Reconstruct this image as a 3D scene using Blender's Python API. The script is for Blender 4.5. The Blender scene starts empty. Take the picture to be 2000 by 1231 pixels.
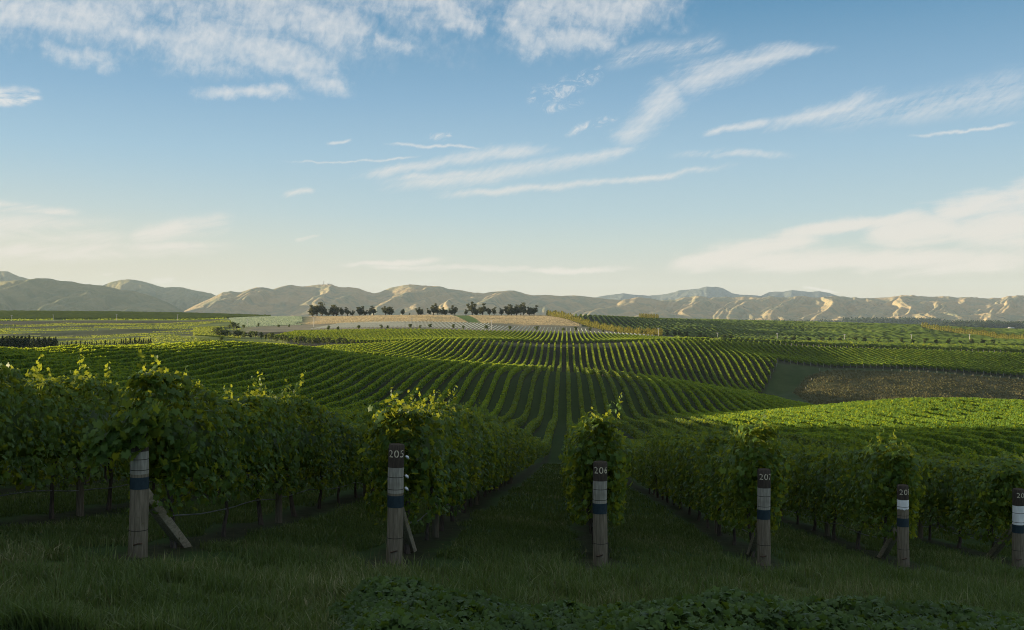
import bpy, math
import numpy as np
R = math.radians
C = bpy.context.scene.collection
SC = bpy.context.scene

# ---------------------------------------------------------------- camera, sky, sun, exposure
PSI = R(3.09)                       # the camera looks 3.09 degrees left of the row direction (+Y)
FPX = 2000 * 35 / 36                # focal length in photo pixels
CZ = 1.67                           # eye height
SP, CP = math.sin(PSI), math.cos(PSI)
cam = bpy.data.cameras.new('camera'); cam.lens = 35; cam.sensor_width = 36
cam.clip_start = 0.1; cam.clip_end = 40000
co = bpy.data.objects.new('camera', cam); C.objects.link(co)
co.location = (0, 0, CZ); co.rotation_euler = (R(90), 0, PSI)
SC.camera = co

SUN_EL, SUN_AZ = R(5.7), R(86)      # azimuth to the LEFT of +Y
sdir = np.array([-math.sin(SUN_AZ) * math.cos(SUN_EL), math.cos(SUN_AZ) * math.cos(SUN_EL), math.sin(SUN_EL)])
sl = bpy.data.lights.new('sun', 'SUN'); sl.energy = 5.0; sl.angle = R(0.55); sl.color = (1.0, 0.80, 0.52)
so = bpy.data.objects.new('sun', sl); C.objects.link(so)
from mathutils import Vector
so.rotation_euler = Vector(sdir).to_track_quat('Z', 'Y').to_euler()
so.location = (-60, 20, 60)

SC.view_settings.view_transform = 'Standard'; SC.view_settings.look = 'None'
SC.view_settings.exposure = 1.32; SC.view_settings.gamma = 1.0
SC.render.engine = 'CYCLES'
cy = SC.cycles
cy.max_bounces = 6; cy.diffuse_bounces = 3; cy.glossy_bounces = 2; cy.transmission_bounces = 4; cy.volume_bounces = 1
cy.transparent_max_bounces = 8
try:
    cy.filter_width = 1.0; cy.use_denoising = True; cy.denoising_prefilter = 'NONE'; cy.use_adaptive_sampling = False
except Exception:
    pass

class NT:
    """small helper that writes shader nodes"""
    def __init__(s, tree): s.t = tree; s.n = tree.nodes; s.l = tree.links
    def node(s, ty, **kw):
        n = s.n.new(ty)
        for k, v in kw.items(): setattr(n, k, v)
        return n
    def put(s, sock, v):
        if hasattr(v, 'is_output') or isinstance(v, bpy.types.NodeSocket): s.l.new(v, sock)
        else: sock.default_value = v
    def m(s, op, a, b=0.0, c=0.0, clamp=False):
        n = s.node('ShaderNodeMath', operation=op); n.use_clamp = clamp
        s.put(n.inputs[0], a); s.put(n.inputs[1], b)
        if op in ('MULTIPLY_ADD', 'SMOOTH_MIN', 'SMOOTH_MAX', 'COMPARE', 'WRAP'): s.put(n.inputs[2], c)
        return n.outputs[0]
    def v(s, op, a, b=(0, 0, 0)):
        n = s.node('ShaderNodeVectorMath', operation=op); s.put(n.inputs[0], a); s.put(n.inputs[1], b)
        return n.outputs[1] if op in ('DOT_PRODUCT', 'LENGTH', 'DISTANCE') else n.outputs[0]
    def comb(s, x, y, z=0.0):
        n = s.node('ShaderNodeCombineXYZ'); s.put(n.inputs[0], x); s.put(n.inputs[1], y); s.put(n.inputs[2], z); return n.outputs[0]
    def sep(s, v):
        n = s.node('ShaderNodeSeparateXYZ'); s.l.new(v, n.inputs[0]); return n.outputs
    def mr(s, x, a, b, c=0.0, d=1.0, smooth=True):
        n = s.node('ShaderNodeMapRange', interpolation_type='SMOOTHSTEP' if smooth else 'LINEAR')
        for k, q in enumerate((x, a, b, c, d)): s.put(n.inputs[k], q)
        return n.outputs[0]
    def noise(s, vec, scale, detail=4, rough=.55, dist=0.0, dims='3D'):
        n = s.node('ShaderNodeTexNoise', noise_dimensions=dims)
        if vec is not None: s.l.new(vec, n.inputs['Vector'])
        n.inputs['Scale'].default_value = scale; n.inputs['Detail'].default_value = detail
        n.inputs['Roughness'].default_value = rough; n.inputs['Distortion'].default_value = dist
        return n.outputs[0]
    def mix(s, f, a, b, blend='MIX'):
        n = s.node('ShaderNodeMix', data_type='RGBA', blend_type=blend)
        s.put(n.inputs[0], f)
        for i, q in ((6, a), (7, b)):
            s.put(n.inputs[i], (*q, 1.0) if isinstance(q, tuple) and len(q) == 3 else q)
        return n.outputs[2]
    def ramp(s, f, stops):
        n = s.node('ShaderNodeValToRGB'); s.l.new(f, n.inputs[0])
        e = n.color_ramp.elements
        while len(e) < len(stops): e.new(.5)
        for k, (p, c) in enumerate(stops): e[k].position = p; e[k].color = (*c, 1)
        return n.outputs[0]

def build_world():
    w = bpy.data.worlds.new('World'); SC.world = w; w.use_nodes = True
    t = NT(w.node_tree); w.node_tree.nodes.clear()
    sky = t.node('ShaderNodeTexSky', sky_type='NISHITA'); sky.sun_disc = False
    sky.sun_elevation = SUN_EL; sky.sun_rotation = -SUN_AZ
    sky.altitude = 100; sky.air_density = 1.0; sky.dust_density = 0.6; sky.ozone_density = 2.0
    d = t.node('ShaderNodeTexCoord').outputs['Generated']
    # direction on the sky measured from the compass bearing the valley opens to
    fw = t.v('DOT_PRODUCT', d, (-SP, CP, 0)); rt = t.v('DOT_PRODUCT', d, (CP, SP, 0)); up = t.sep(d)[2]
    fw = t.m('MAXIMUM', fw, 0.08)
    a = t.m('DIVIDE', rt, fw); e = t.m('DIVIDE', up, fw)
    P = t.comb(a, e)
    def px(x, y): return ((x - 1000) / FPX, (615.5 - y) / FPX)
    def local(x0, y0, x1, y1):
        """unit coordinates along (p) and across (q) the stroke from (x0,y0) to (x1,y1)"""
        ax, ay = px(x0, y0); bx, by = px(x1, y1)
        L = math.hypot(bx - ax, by - ay); ux, uy = (bx - ax) / L, (by - ay) / L
        rel = t.v('SUBTRACT', P, ((ax + bx) / 2, (ay + by) / 2, 0))
        return t.v('DOT_PRODUCT', rel, (ux, uy, 0)), t.v('DOT_PRODUCT', rel, (-uy, ux, 0)), L / 2
    def stroke(x0, y0, x1, y1, w0, w1=None, bend=0.0, fade=.45):
        """soft tapering streak, half width w0 px at its start and w1 at its end"""
        w1 = w0 if w1 is None else w1
        p, q, h = local(x0, y0, x1, y1)
        pn = t.m('DIVIDE', p, h)
        if bend: q = t.m('SUBTRACT', q, t.m('MULTIPLY', t.m('SUBTRACT', 1.0, t.m('MULTIPLY', pn, pn)), bend / FPX))
        wd = t.m('MULTIPLY_ADD', pn, (w1 - w0) / 2 / FPX, (w1 + w0) / 2 / FPX)
        qa = t.m('DIVIDE', t.m('ABSOLUTE', q), t.m('MAXIMUM', wd, 0.0004))
        return t.m('MULTIPLY', t.mr(qa, -.1, 1.55, 1, 0), t.mr(t.m('ABSOLUTE', pn), 1 - fade, 1.15, 1, 0))
    def union(L):
        r = L[0]
        for q in L[1:]: r = t.m('MAXIMUM', r, q)
        return r
    def fibres(ang, sx, sy, scale, detail=6, rough=.6, dist=.3):
        c, s_ = math.cos(R(ang)), math.sin(R(ang))
        p = t.v('DOT_PRODUCT', P, (c * sx, s_ * sx, 0)); q = t.v('DOT_PRODUCT', P, (-s_ * sy, c * sy, 0))
        return t.noise(t.comb(p, q, ang * .37), scale, detail, rough, dist)
    # warp so that mask outlines are ragged
    wn = t.node('ShaderNodeTexNoise'); t.l.new(P, wn.inputs['Vector']); wn.inputs['Scale'].default_value = 13; wn.inputs['Detail'].default_value = 6; wn.inputs['Roughness'].default_value = .62
    P0 = P
    P = t.v('ADD', P0, t.v('MULTIPLY', t.v('SUBTRACT', wn.outputs['Color'], (.5, .5, .5)), (.075, .045, 0)))
    # mottled high cloud along the top
    A = union([stroke(-80, 10, 330, 30, 70, 90), stroke(150, 60, 460, 70, 30, 35, 6), stroke(60, 85, 230, 120, 34, 20),
               stroke(300, 40, 690, 150, 80, 40), stroke(430, 20, 760, 60, 60, 60), stroke(480, 120, 690, 165, 34, 24),
               stroke(380, 175, 600, 185, 16, 12, -5), stroke(820, -20, 960, 70, 60, 24), stroke(1000, 40, 1060, 130, 50, 26),
               stroke(960, 40, 1350, -10, 70, 60), stroke(1040, 80, 1240, 75, 50, 22), stroke(740, 60, 820, 100, 30, 16),
               stroke(1000, -60, 200, -80, 160, 160)])
    P = P0
    nA = fibres(-12, 1.0, 2.0, 15, 8, .62, .5); nA2 = fibres(70, .9, 1.3, 80, 5, .62, .3)
    tA = t.m('ADD', t.m('MULTIPLY', nA, .54), t.m('MULTIPLY', nA2, .48))
    dA = t.mr(t.m('ADD', t.m('MULTIPLY', A, .72), t.m('MULTIPLY', t.m('SUBTRACT', tA, .5), 2.1)), .0, 1.25)
    dA = t.m('MULTIPLY', dA, t.mr(A, .0, .3))
    # mackerel speckles to the right of it
    P = t.v('ADD', P0, t.v('MULTIPLY', t.v('SUBTRACT', wn.outputs['Color'], (.5, .5, .5)), (.045, .022, 0)))
    B = union([stroke(1030, 200, 1195, 130, 26, 14), stroke(1060, 215, 1140, 195, 10, 10), stroke(1100, 262, 1212, 225, 12, 9),
               stroke(845, 268, 882, 262, 10, 8)])
    # long streaks
    S = union([stroke(1205, 290, 1335, 160, 30, 40), stroke(1290, 175, 1630, 92, 48, 10, 12), stroke(680, 346, 1090, 288, 13, 17, 4), stroke(760, 352, 960, 335, 12, 10), stroke(1120, 310, 1250, 285, 10, 12),
               stroke(730, 366, 1240, 290, 20, 15, -8), stroke(820, 384, 1440, 324, 10, 7, -4), stroke(740, 280, 950, 300, 3.5, 3.5, 8),
               stroke(550, 310, 830, 300, 3, 3, -9), stroke(555, 380, 625, 376, 8, 6), stroke(1360, 266, 1520, 240, 7, 12),
               stroke(1490, 258, 1740, 185, 14, 24, 6), stroke(1770, 264, 2010, 238, 4, 4, -3), stroke(640, 276, 690, 273, 4, 3)])
    Sv = union([stroke(1560, 245, 2060, 165, 16, 50), stroke(1180, 120, 1420, 75, 20, 26), stroke(1300, 300, 1560, 305, 8, 8)])
    # low banks near the skyline
    K = union([stroke(1290, 520, 1620, 465, 20, 30), stroke(1500, 468, 1860, 425, 14, 26, 10), stroke(1800, 420, 2080, 375, 22, 46),
               stroke(1650, 460, 2100, 440, 40, 70), stroke(1380, 515, 2050, 500, 18, 44), stroke(1640, 575, 1560, 560, 3, 5)])
    L = union([stroke(-60, 410, 160, 412, 14, 8), stroke(-80, 445, 260, 455, 40, 26), stroke(240, 465, 460, 430, 20, 22),
               stroke(-60, 500, 480, 480, 26, 12), stroke(650, 518, 880, 508, 5, 7), stroke(300, 545, 346, 540, 5, 6), stroke(200, 536, 226, 533, 3, 4),
               stroke(700, 520, 1250, 528, 6, 6), stroke(570, 470, 615, 464, 4, 4)])
    G = stroke(-90, 190, 92, 188, 34, 14)
    P = P0
    nS = fibres(12, .8, 6.0, 15, 7, .66, .5); nS2 = fibres(40, .6, 2.6, 100, 5, .6, .3)
    tS = t.m('ADD', t.m('MULTIPLY', nS, .60), t.m('MULTIPLY', nS2, .42))
    dB = t.m('MULTIPLY', t.mr(B, .05, .9), t.mr(fibres(20, 1, 1.5, 55, 5, .7, .8), .44, .72))
    dS = t.mr(t.m('ADD', t.m('MULTIPLY', S, .90), t.m('MULTIPLY', t.m('SUBTRACT', tS, .5), 1.8)), .04, 1.35)
    dS = t.m('MULTIPLY', dS, t.mr(S, .0, .25))
    dV = t.m('MULTIPLY', t.m('MULTIPLY', t.mr(Sv, .0, 1.0), t.mr(tS, .33, .70)), .55)
    nK = fibres(8, .8, 4.2, 13, 7, .6, .5)
    dK = t.m('MULTIPLY', t.mr(t.m('ADD', t.m('MULTIPLY', K, .8), t.m('MULTIPLY', t.m('SUBTRACT', nK, .5), 1.5)), .12, .8), .85)
    dK = t.m('MULTIPLY', dK, t.mr(K, .0, .2))
    dL = t.m('MULTIPLY', t.m('MULTIPLY', t.mr(L, .0, .95), t.mr(nK, .28, .62)), .85)
    dG = t.m('MULTIPLY', t.mr(G, .1, .8), t.mr(fibres(-6, .8, 4.0, 22, 7, .65, .5), .34, .6))
    dens = union([t.m('MULTIPLY', dA, .86), t.m('MULTIPLY', dB, .8), t.m('MULTIPLY', dS, .78), dV, dK, dL, dG])
    dens = t.m('MULTIPLY', dens, t.mr(up, -.005, .01))
    # cloud colour: white high up, warmer and dimmer low down
    low = t.mr(up, .0, .22, 0, 1)
    ccol = t.mix(low, CLOUD_LOW, CLOUD_HIGH)
    base = t.mix(1.0, sky.outputs[0], SKY_TINT, 'MULTIPLY')
    # clear evening air: the blue deepens upward, cream near the skyline, a touch brighter towards the sun
    rp = t.node('ShaderNodeValToRGB'); t.l.new(t.mr(up, -.02, .62, 0, 1, False), rp.inputs[0])
    el_ = rp.color_ramp.elements
    while len(el_) < len(SKY_RAMP): el_.new(.5)
    for k_, (u_, c_) in enumerate(SKY_RAMP):
        el_[k_].position = (u_ + .02) / .64; el_[k_].color = (*[q_ / 4.0 for q_ in c_], 1)
    grad = t.mix(1.0, rp.outputs[0], (4.0, 4.0, 4.0), 'MULTIPLY')
    base = t.mix(GRAD_MIX, base, grad)
    glow = t.m('MULTIPLY', t.mr(a, .05, -.55), t.mr(up, .16, .0))
    base = t.mix(t.m('MULTIPLY', glow, .6), base, (3.05, 2.70, 1.98))
    over = t.m('MULTIPLY', t.mr(up, .36, .52), t.mr(t.noise(d, 5.0, 6, .6, .5), .30, .60))  # unseen bright cloud overhead, added to lift the light in the shade
    dens = t.m('MAXIMUM', dens, t.m('MULTIPLY', over, .9))
    out = t.mix(dens, base, ccol)
    bg = t.node('ShaderNodeBackground'); t.l.new(out, bg.inputs[0]); bg.inputs[1].default_value = SKY_STRENGTH
    o = t.node('ShaderNodeOutputWorld'); t.l.new(bg.outputs[0], o.inputs[0])
SKY_STRENGTH = 0.100
SKY_TINT = (1.0, 1.0, 1.0)
CLOUD_LOW = (3.4, 3.08, 2.65); CLOUD_HIGH = (3.05, 3.08, 3.05)
SKY_RAMP = [(-.02, (2.95, 2.62, 1.95)), (.02, (2.82, 2.62, 2.08)), (.045, (2.58, 2.60, 2.28)), (.07, (2.3, 2.62, 2.5)), (.10, (1.9, 2.48, 2.7)),
            (.16, (1.40, 2.15, 2.72)), (.21, (.98, 1.75, 2.5)), (.29, (.44, 1.17, 1.95)), (.40, (.25, .75, 1.5)), (.6, (.25, .70, 1.4))]
GRAD_MIX = 0.9
build_world()

# ---------------------------------------------------------------- general helpers
rng = np.random.default_rng(7)

def world_of(px, D, py=None):
    """point D metres in front of the camera seen at photo column px (and row py)"""
    u = (px - 1000) / FPX
    x = D * (-SP + u * CP); y = D * (CP + u * SP)
    return (x, y) if py is None else (x, y, CZ + D * (615.5 - py) / FPX)

def depth_u(X, Y):
    D = -X * SP + Y * CP
    return D, X * CP + Y * SP

def mesh_obj(name, V, faces, mats, parent=None, smooth=False, mat_idx=None):
    """V (n,3); faces: list of integer arrays (m,k)"""
    me = bpy.data.meshes.new(name)
    V = np.asarray(V, dtype=np.float32).reshape(-1, 3)
    faces = [np.asarray(f, dtype=np.int32) for f in faces if len(f)]
    loops = np.concatenate([f.ravel() for f in faces]) if faces else np.zeros(0, np.int32)
    tot = np.concatenate([np.full(len(f), f.shape[1], np.int32) for f in faces]) if faces else np.zeros(0, np.int32)
    start = np.concatenate([[0], np.cumsum(tot)[:-1]]).astype(np.int32) if len(tot) else tot
    me.vertices.add(len(V)); me.vertices.foreach_set('co', V.ravel())
    me.loops.add(len(loops)); me.loops.foreach_set('vertex_index', loops)
    me.polygons.add(len(tot)); me.polygons.foreach_set('loop_start', start); me.polygons.foreach_set('loop_total', tot)
    if smooth: me.polygons.foreach_set('use_smooth', np.ones(len(tot), bool))
    for m_ in (mats if isinstance(mats, (list, tuple)) else [mats]): me.materials.append(m_)
    if mat_idx is not None: me.polygons.foreach_set('material_index', np.asarray(mat_idx, np.int32))
    me.update(calc_edges=True); me.validate()
    o = bpy.data.objects.new(name, me); C.objects.link(o)
    if parent is not None: o.parent = parent
    return o

class MB:
    """collects verts and faces of one mesh"""
    def __init__(s): s.V = []; s.F = {}; s.n = 0
    def add(s, V, F):
        V = np.asarray(V, float).reshape(-1, 3)
        for f in F:
            f = np.asarray(f, int)
            if f.ndim == 1: f = f[None]
            s.F.setdefault(f.shape[1], []).append(f + s.n)
        s.V.append(V); s.n += len(V)
    def tube(s, pts, rad, sides=8, caps=True):
        pts = np.asarray(pts, float); rad = np.broadcast_to(np.asarray(rad, float), (len(pts),))
        tg = np.gradient(pts, axis=0); tg /= np.linalg.norm(tg, axis=1)[:, None]
        ref = np.array([0, 0, 1.]) if abs(tg[0, 2]) < .8 else np.array([1., 0, 0])
        a = np.cross(tg, ref); a /= np.linalg.norm(a, axis=1)[:, None]; b = np.cross(tg, a)
        th = np.arange(sides) * 2 * math.pi / sides
        ring = pts[:, None] + rad[:, None, None] * (np.cos(th)[None, :, None] * a[:, None] + np.sin(th)[None, :, None] * b[:, None])
        n = len(pts); k = np.arange(sides); k2 = (k + 1) % sides
        F = np.concatenate([np.stack([i * sides + k, i * sides + k2, (i + 1) * sides + k2, (i + 1) * sides + k], 1) for i in range(n - 1)])
        V = ring.reshape(-1, 3); s.add(V, [F])
        if caps:
            for i, flip in ((0, False), (n - 1, True)):
                base = s.n; ctr = pts[i]
                r = ring[i][::-1] if flip else ring[i]
                s.add(np.vstack([r, ctr]), [np.stack([k, np.full(sides, sides), k2], 1)])
    def box(s, c, size, rot=None):
        q = np.array([[x, y, z] for x in (-.5, .5) for y in (-.5, .5) for z in (-.5, .5)]) * np.asarray(size)
        if rot is not None: q = q @ np.asarray(rot).T
        s.add(q + np.asarray(c), [np.array([[0, 1, 3, 2], [4, 6, 7, 5], [0, 4, 5, 1], [2, 3, 7, 6], [0, 2, 6, 4], [1, 5, 7, 3]])])
    def build(s, name, mat, parent=None, smooth=False):
        return mesh_obj(name, np.concatenate(s.V), [np.concatenate(f) for f in s.F.values()], mat, parent, smooth)

def tag(o, label=None, cat=None, group=None, kind=None):
    if label: o['label'] = label
    if cat: o['category'] = cat
    if group: o['group'] = group
    if kind: o['kind'] = kind
    return o
def thing(name, loc, rz=0.0):
    o = bpy.data.objects.new(name, None); C.objects.link(o); o.location = loc; o.rotation_euler = (0, 0, rz); o.empty_display_size = .3
    return o
def copy_tree(o, loc, rz=0.0, sc=(1, 1, 1), label=None, group=None):
    c = o.copy(); C.objects.link(c); c.location = loc; c.rotation_euler = (0, 0, rz); c.scale = sc
    if label: c['label'] = label
    if group: c['group'] = group
    for ch in o.children:
        k = ch.copy(); C.objects.link(k); k.parent = c
        for g in ch.children:
            q = g.copy(); C.objects.link(q); q.parent = k
    return c
ONES = 'zero one two three four five six seven eight nine ten eleven twelve thirteen fourteen fifteen sixteen seventeen eighteen nineteen'.split()
TENS = '_ _ twenty thirty forty fifty sixty seventy eighty ninety'.split()
def card(n):
    if n < 20: return ONES[n]
    if n < 100: return TENS[n // 10] + ('-' + ONES[n % 10] if n % 10 else '')
    return 'one hundred and ' + card(n - 100) if n > 100 else 'one hundred'
def ordi(n):
    irr = {1: 'first', 2: 'second', 3: 'third', 5: 'fifth', 8: 'eighth', 9: 'ninth', 12: 'twelfth'}
    if n in irr: return irr[n]
    if n < 20: return ONES[n] + 'th'
    if n < 100: return TENS[n // 10][:-1] + 'ieth' if n % 10 == 0 else TENS[n // 10] + '-' + ordi(n % 10)
    return 'hundredth' if n == 100 else 'hundred and ' + ordi(n - 100)

def hash2(ix, iy, seed):
    h = (ix.astype(np.int64) * 374761393 + iy.astype(np.int64) * 668265263 + seed * 974634777) & 0xFFFFFFFF
    h = ((h ^ (h >> 13)) * 1274126177) & 0xFFFFFFFF
    return ((h ^ (h >> 16)) & 0xFFFF) / 65535.0
def vnoise(x, y, seed=0):
    x = np.asarray(x, float); y = np.asarray(y, float); x, y = np.broadcast_arrays(x, y)
    ix = np.floor(x); iy = np.floor(y); fx = x - ix; fy = y - iy
    fx = fx * fx * (3 - 2 * fx); fy = fy * fy * (3 - 2 * fy)
    a = hash2(ix, iy, seed); b = hash2(ix + 1, iy, seed); c = hash2(ix, iy + 1, seed); d = hash2(ix + 1, iy + 1, seed)
    return (a * (1 - fx) + b * fx) * (1 - fy) + (c * (1 - fx) + d * fx) * fy
def fbm(x, y, seed=0, oct=4, g=.5):
    s = 0; a = 1; n = 0
    for k in range(oct):
        s = s + a * vnoise(x * 2 ** k, y * 2 ** k, seed + k * 17); n += a; a *= g
    return s / n
def sstep(x, a, b):
    t_ = np.clip((x - a) / (b - a), 0, 1); return t_ * t_ * (3 - 2 * t_)

# ---------------------------------------------------------------- materials
def new_mat(name):
    m_ = bpy.data.materials.new(name); m_.use_nodes = True; m_.node_tree.nodes.clear()
    return m_, NT(m_.node_tree)
def finish(m_, t, shader, bump=None):
    o = t.node('ShaderNodeOutputMaterial'); t.l.new(shader, o.inputs[0]); return m_
def principled(t, col, rough=.7, bump=None, bs=.3, bd=.02, spec=.3):
    p = t.node('ShaderNodeBsdfPrincipled'); t.put(p.inputs['Base Color'], (*col, 1) if isinstance(col, tuple) else col)
    t.put(p.inputs['Roughness'], rough); p.inputs['Specular IOR Level'].default_value = spec
    if bump is not None:
        b = t.node('ShaderNodeBump'); b.inputs['Strength'].default_value = bs; b.inputs['Distance'].default_value = bd
        t.l.new(bump, b.inputs['Height']); t.l.new(b.outputs[0], p.inputs['Normal'])
    return p.outputs[0]

def leaf_mat(name, stops, trans=(.22, .30, .02), tf=.42, rough=.45, patch=6.0, spec=.35):
    m_, t = new_mat(name)
    geo = t.node('ShaderNodeNewGeometry')
    pos = geo.outputs['Position']
    n = t.noise(pos, 1 / patch, 2, .5)
    f = t.m('ADD', t.m('MULTIPLY', geo.outputs['Random Per Island'], .6), t.m('MULTIPLY', t.mr(n, .3, .7, 0, 1), .4))
    col = t.ramp(f, stops)
    p = principled(t, col, rough, spec=spec)
    tr = t.node('ShaderNodeBsdfTranslucent'); t.l.new(t.mix(.75, col, trans), tr.inputs[0])
    mx = t.node('ShaderNodeMixShader'); mx.inputs[0].default_value = tf
    t.l.new(p, mx.inputs[1]); t.l.new(tr.outputs[0], mx.inputs[2])
    return finish(m_, t, mx.outputs[0])
def noisy_mat(name, c1, c2, scale, rough=.8, stretch=(1, 1, 1), bs=.4, bd=.01, spec=.25, c3=None):
    m_, t = new_mat(name)
    tc = t.node('ShaderNodeTexCoord').outputs['Object']
    v = t.v('MULTIPLY', tc, stretch)
    n = t.noise(v, scale, 6, .65, .2)
    col = t.mix(t.mr(n, .3, .7), c1, c2)
    if c3:
        col = t.mix(t.mr(t.noise(tc, scale * .23, 3, .6), .5, .72), col, c3)
    return finish(m_, t, principled(t, col, rough, n, bs, bd, spec))

M = {}
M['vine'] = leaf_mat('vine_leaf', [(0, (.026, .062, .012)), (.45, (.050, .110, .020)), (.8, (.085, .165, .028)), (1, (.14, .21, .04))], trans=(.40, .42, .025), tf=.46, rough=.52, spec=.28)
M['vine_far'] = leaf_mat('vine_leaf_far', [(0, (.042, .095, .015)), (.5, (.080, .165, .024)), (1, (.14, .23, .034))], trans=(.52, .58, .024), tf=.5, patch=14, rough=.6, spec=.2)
M['grass'] = leaf_mat('grass_blade', [(0, (.038, .066, .018)), (.45, (.078, .118, .032)), (.8, (.13, .155, .055)), (1, (.30, .27, .15))], tf=.3, patch=1.5, trans=(.16, .24, .03), rough=.55)
M['weed'] = leaf_mat('broad_leaf', [(0, (.022, .050, .012)), (.6, (.042, .085, .018)), (1, (.075, .13, .028))], tf=.25, patch=.8, rough=.55, spec=.2)
M['tuss'] = leaf_mat('dry_tussock', [(0, (.070, .073, .032)), (.6, (.095, .094, .043)), (1, (.125, .118, .060))], tf=.2, trans=(.3, .24, .1), patch=8, rough=.8, spec=.1)
M['euc'] = leaf_mat('eucalypt_leaf', [(0, (.030, .044, .018)), (.5, (.062, .076, .030)), (1, (.13, .125, .048))], tf=.28, trans=(.22, .20, .05), patch=5, rough=.6, spec=.2)
M['pop'] = leaf_mat('poplar_leaf', [(0, (.14, .15, .025)), (.5, (.22, .22, .04)), (1, (.32, .28, .06))], tf=.42, trans=(.50, .44, .06), patch=5, rough=.6, spec=.2)
M['con'] = leaf_mat('conifer_needle', [(0, (.012, .024, .012)), (.6, (.022, .038, .017)), (1, (.04, .055, .02))], tf=.1, patch=4, rough=.7, spec=.1)
M['shrub'] = leaf_mat('shrub_leaf', [(0, (.035, .050, .014)), (.6, (.07, .085, .022)), (1, (.13, .13, .03))], tf=.3, patch=4, rough=.6, spec=.2)
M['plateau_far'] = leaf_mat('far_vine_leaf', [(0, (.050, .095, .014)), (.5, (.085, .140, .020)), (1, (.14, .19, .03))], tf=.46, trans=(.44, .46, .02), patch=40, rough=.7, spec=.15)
M['bark'] = noisy_mat('bark', (.075, .055, .04), (.16, .125, .095), 9, .9, (3, 3, .6))
M['vbark'] = noisy_mat('vine_bark', (.05, .04, .032), (.13, .105, .085), 14, .95, (3, 3, .5))
M['post'] = noisy_mat('post_wood', (.105, .09, .062), (.22, .19, .14), 10, .9, (5, 5, .35), .6, .006, c3=(.12, .105, .075))
M['pale'] = noisy_mat('pale_band', (.19, .185, .155), (.33, .32, .27), 10, .9, (5, 5, .4), .5, .004, c3=(.15, .14, .11))
M['brace'] = noisy_mat('brace_wood', (.20, .175, .125), (.36, .32, .24), 10, .9, (5, 1, 5), .5, .004)
M['white'] = noisy_mat('white_paint', (.62, .64, .64), (.78, .80, .80), 8, .7, (3, 3, .6), .3, .003)
M['blue'] = noisy_mat('blue_band', (.012, .026, .036), (.020, .038, .050), 12, .6, (2, 2, 1), .2, .003)
M['tar'] = noisy_mat('dark_cap', (.030, .024, .018), (.065, .052, .040), 12, .85, (4, 4, .5), .4, .004)
M['groove'] = noisy_mat('dark_groove', (.03, .026, .02), (.06, .05, .04), 12, .9)
M['num'] = noisy_mat('stencil_paint', (.42, .38, .27), (.62, .57, .43), 30, .7)
M['steel'] = noisy_mat('galvanised', (.30, .31, .32), (.46, .47, .48), 20, .45, spec=.5)
M['hose'] = noisy_mat('hose', (.14, .14, .15), (.24, .24, .25), 20, .4, spec=.6)
M['clip'] = noisy_mat('plastic_clip', (.55, .60, .66), (.72, .76, .80), 20, .4)
M['rust'] = noisy_mat('rusty_iron', (.03, .022, .018), (.09, .05, .03), 25, .8)
M['guard'] = noisy_mat('vine_guard', (.34, .40, .36), (.50, .55, .50), 8, .6)
M['concrete'] = noisy_mat('concrete', (.42, .40, .36), (.58, .56, .50), 2, .9)
M['roof'] = noisy_mat('roof', (.35, .36, .36), (.5, .5, .5), 2, .6)
M['road'] = noisy_mat('road_gravel', (.18, .17, .155), (.28, .26, .24), 1.2, .95)

# ---------------------------------------------------------------- the land
# (column, depth, row) of the ground, read from the vine rows: every row is 2.7 m from the next
VT = 1.9                                            # height of the vines above the ground
def rowX(i): return .675 + 2.7 * i
def tops():
    L = []
    def row(px_, py_, i):
        u = (px_ - 1000) / FPX; dx = -SP + u * CP
        D = rowX(i) / dx; L.append((px_, D, py_ + VT * FPX / D))
    for px_, py_, i in [(713, 720, -16), (744, 720, -15), (828, 720, -12), (880, 720, -10), (931, 720, -8), (974, 720, -6),
                        (704, 745, -15), (793, 745, -12), (880, 745, -9), (592, 787, -15), (585, 776, -16), (585, 761, -17), (585, 746, -18), (585, 732, -19),
                        (585, 718.5, -20), (585, 706, -21), (585, 693.5, -22), (585, 683.4, -23), (450, 706, -23), (450, 690, -25),
                        (333, 728, -23), (333, 705, -25.4), (333, 682.3, -28), (0, 744, -23), (0, 715, -26), (0, 685, -29),
                        (904, 760, -8), (958, 760, -6), (934, 800, -6), (904, 800, -7), (1224, 760, 5), (1266, 760, 7), (1307, 760, 9), (1346, 760, 11),
                        (1446, 800, 14), (1398, 800, 12), (1355, 800, 10), (1311, 800, 8), (1263, 800, 6),
                        (1368, 700, 20), (1434, 700, 25), (1502, 700, 30), (1530, 765, 29), (1548, 778, 25.5)]:
        row(px_, py_, i)
    return L
CTRL = tops()
for px_ in (-900, -300, 0, 300, 600, 900, 1200, 1500, 1800, 2100, 2600):      # the hillside we stand on
    for D in (11, 15, 21, 30, 42, 58):
        if D > 40 and (px_ < 0): continue
        x, y = world_of(px_, D)
        zr = -1.67 - .13 * y - .071 * x
        CTRL.append((px_, D, 615.5 - zr / D * FPX))
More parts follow.
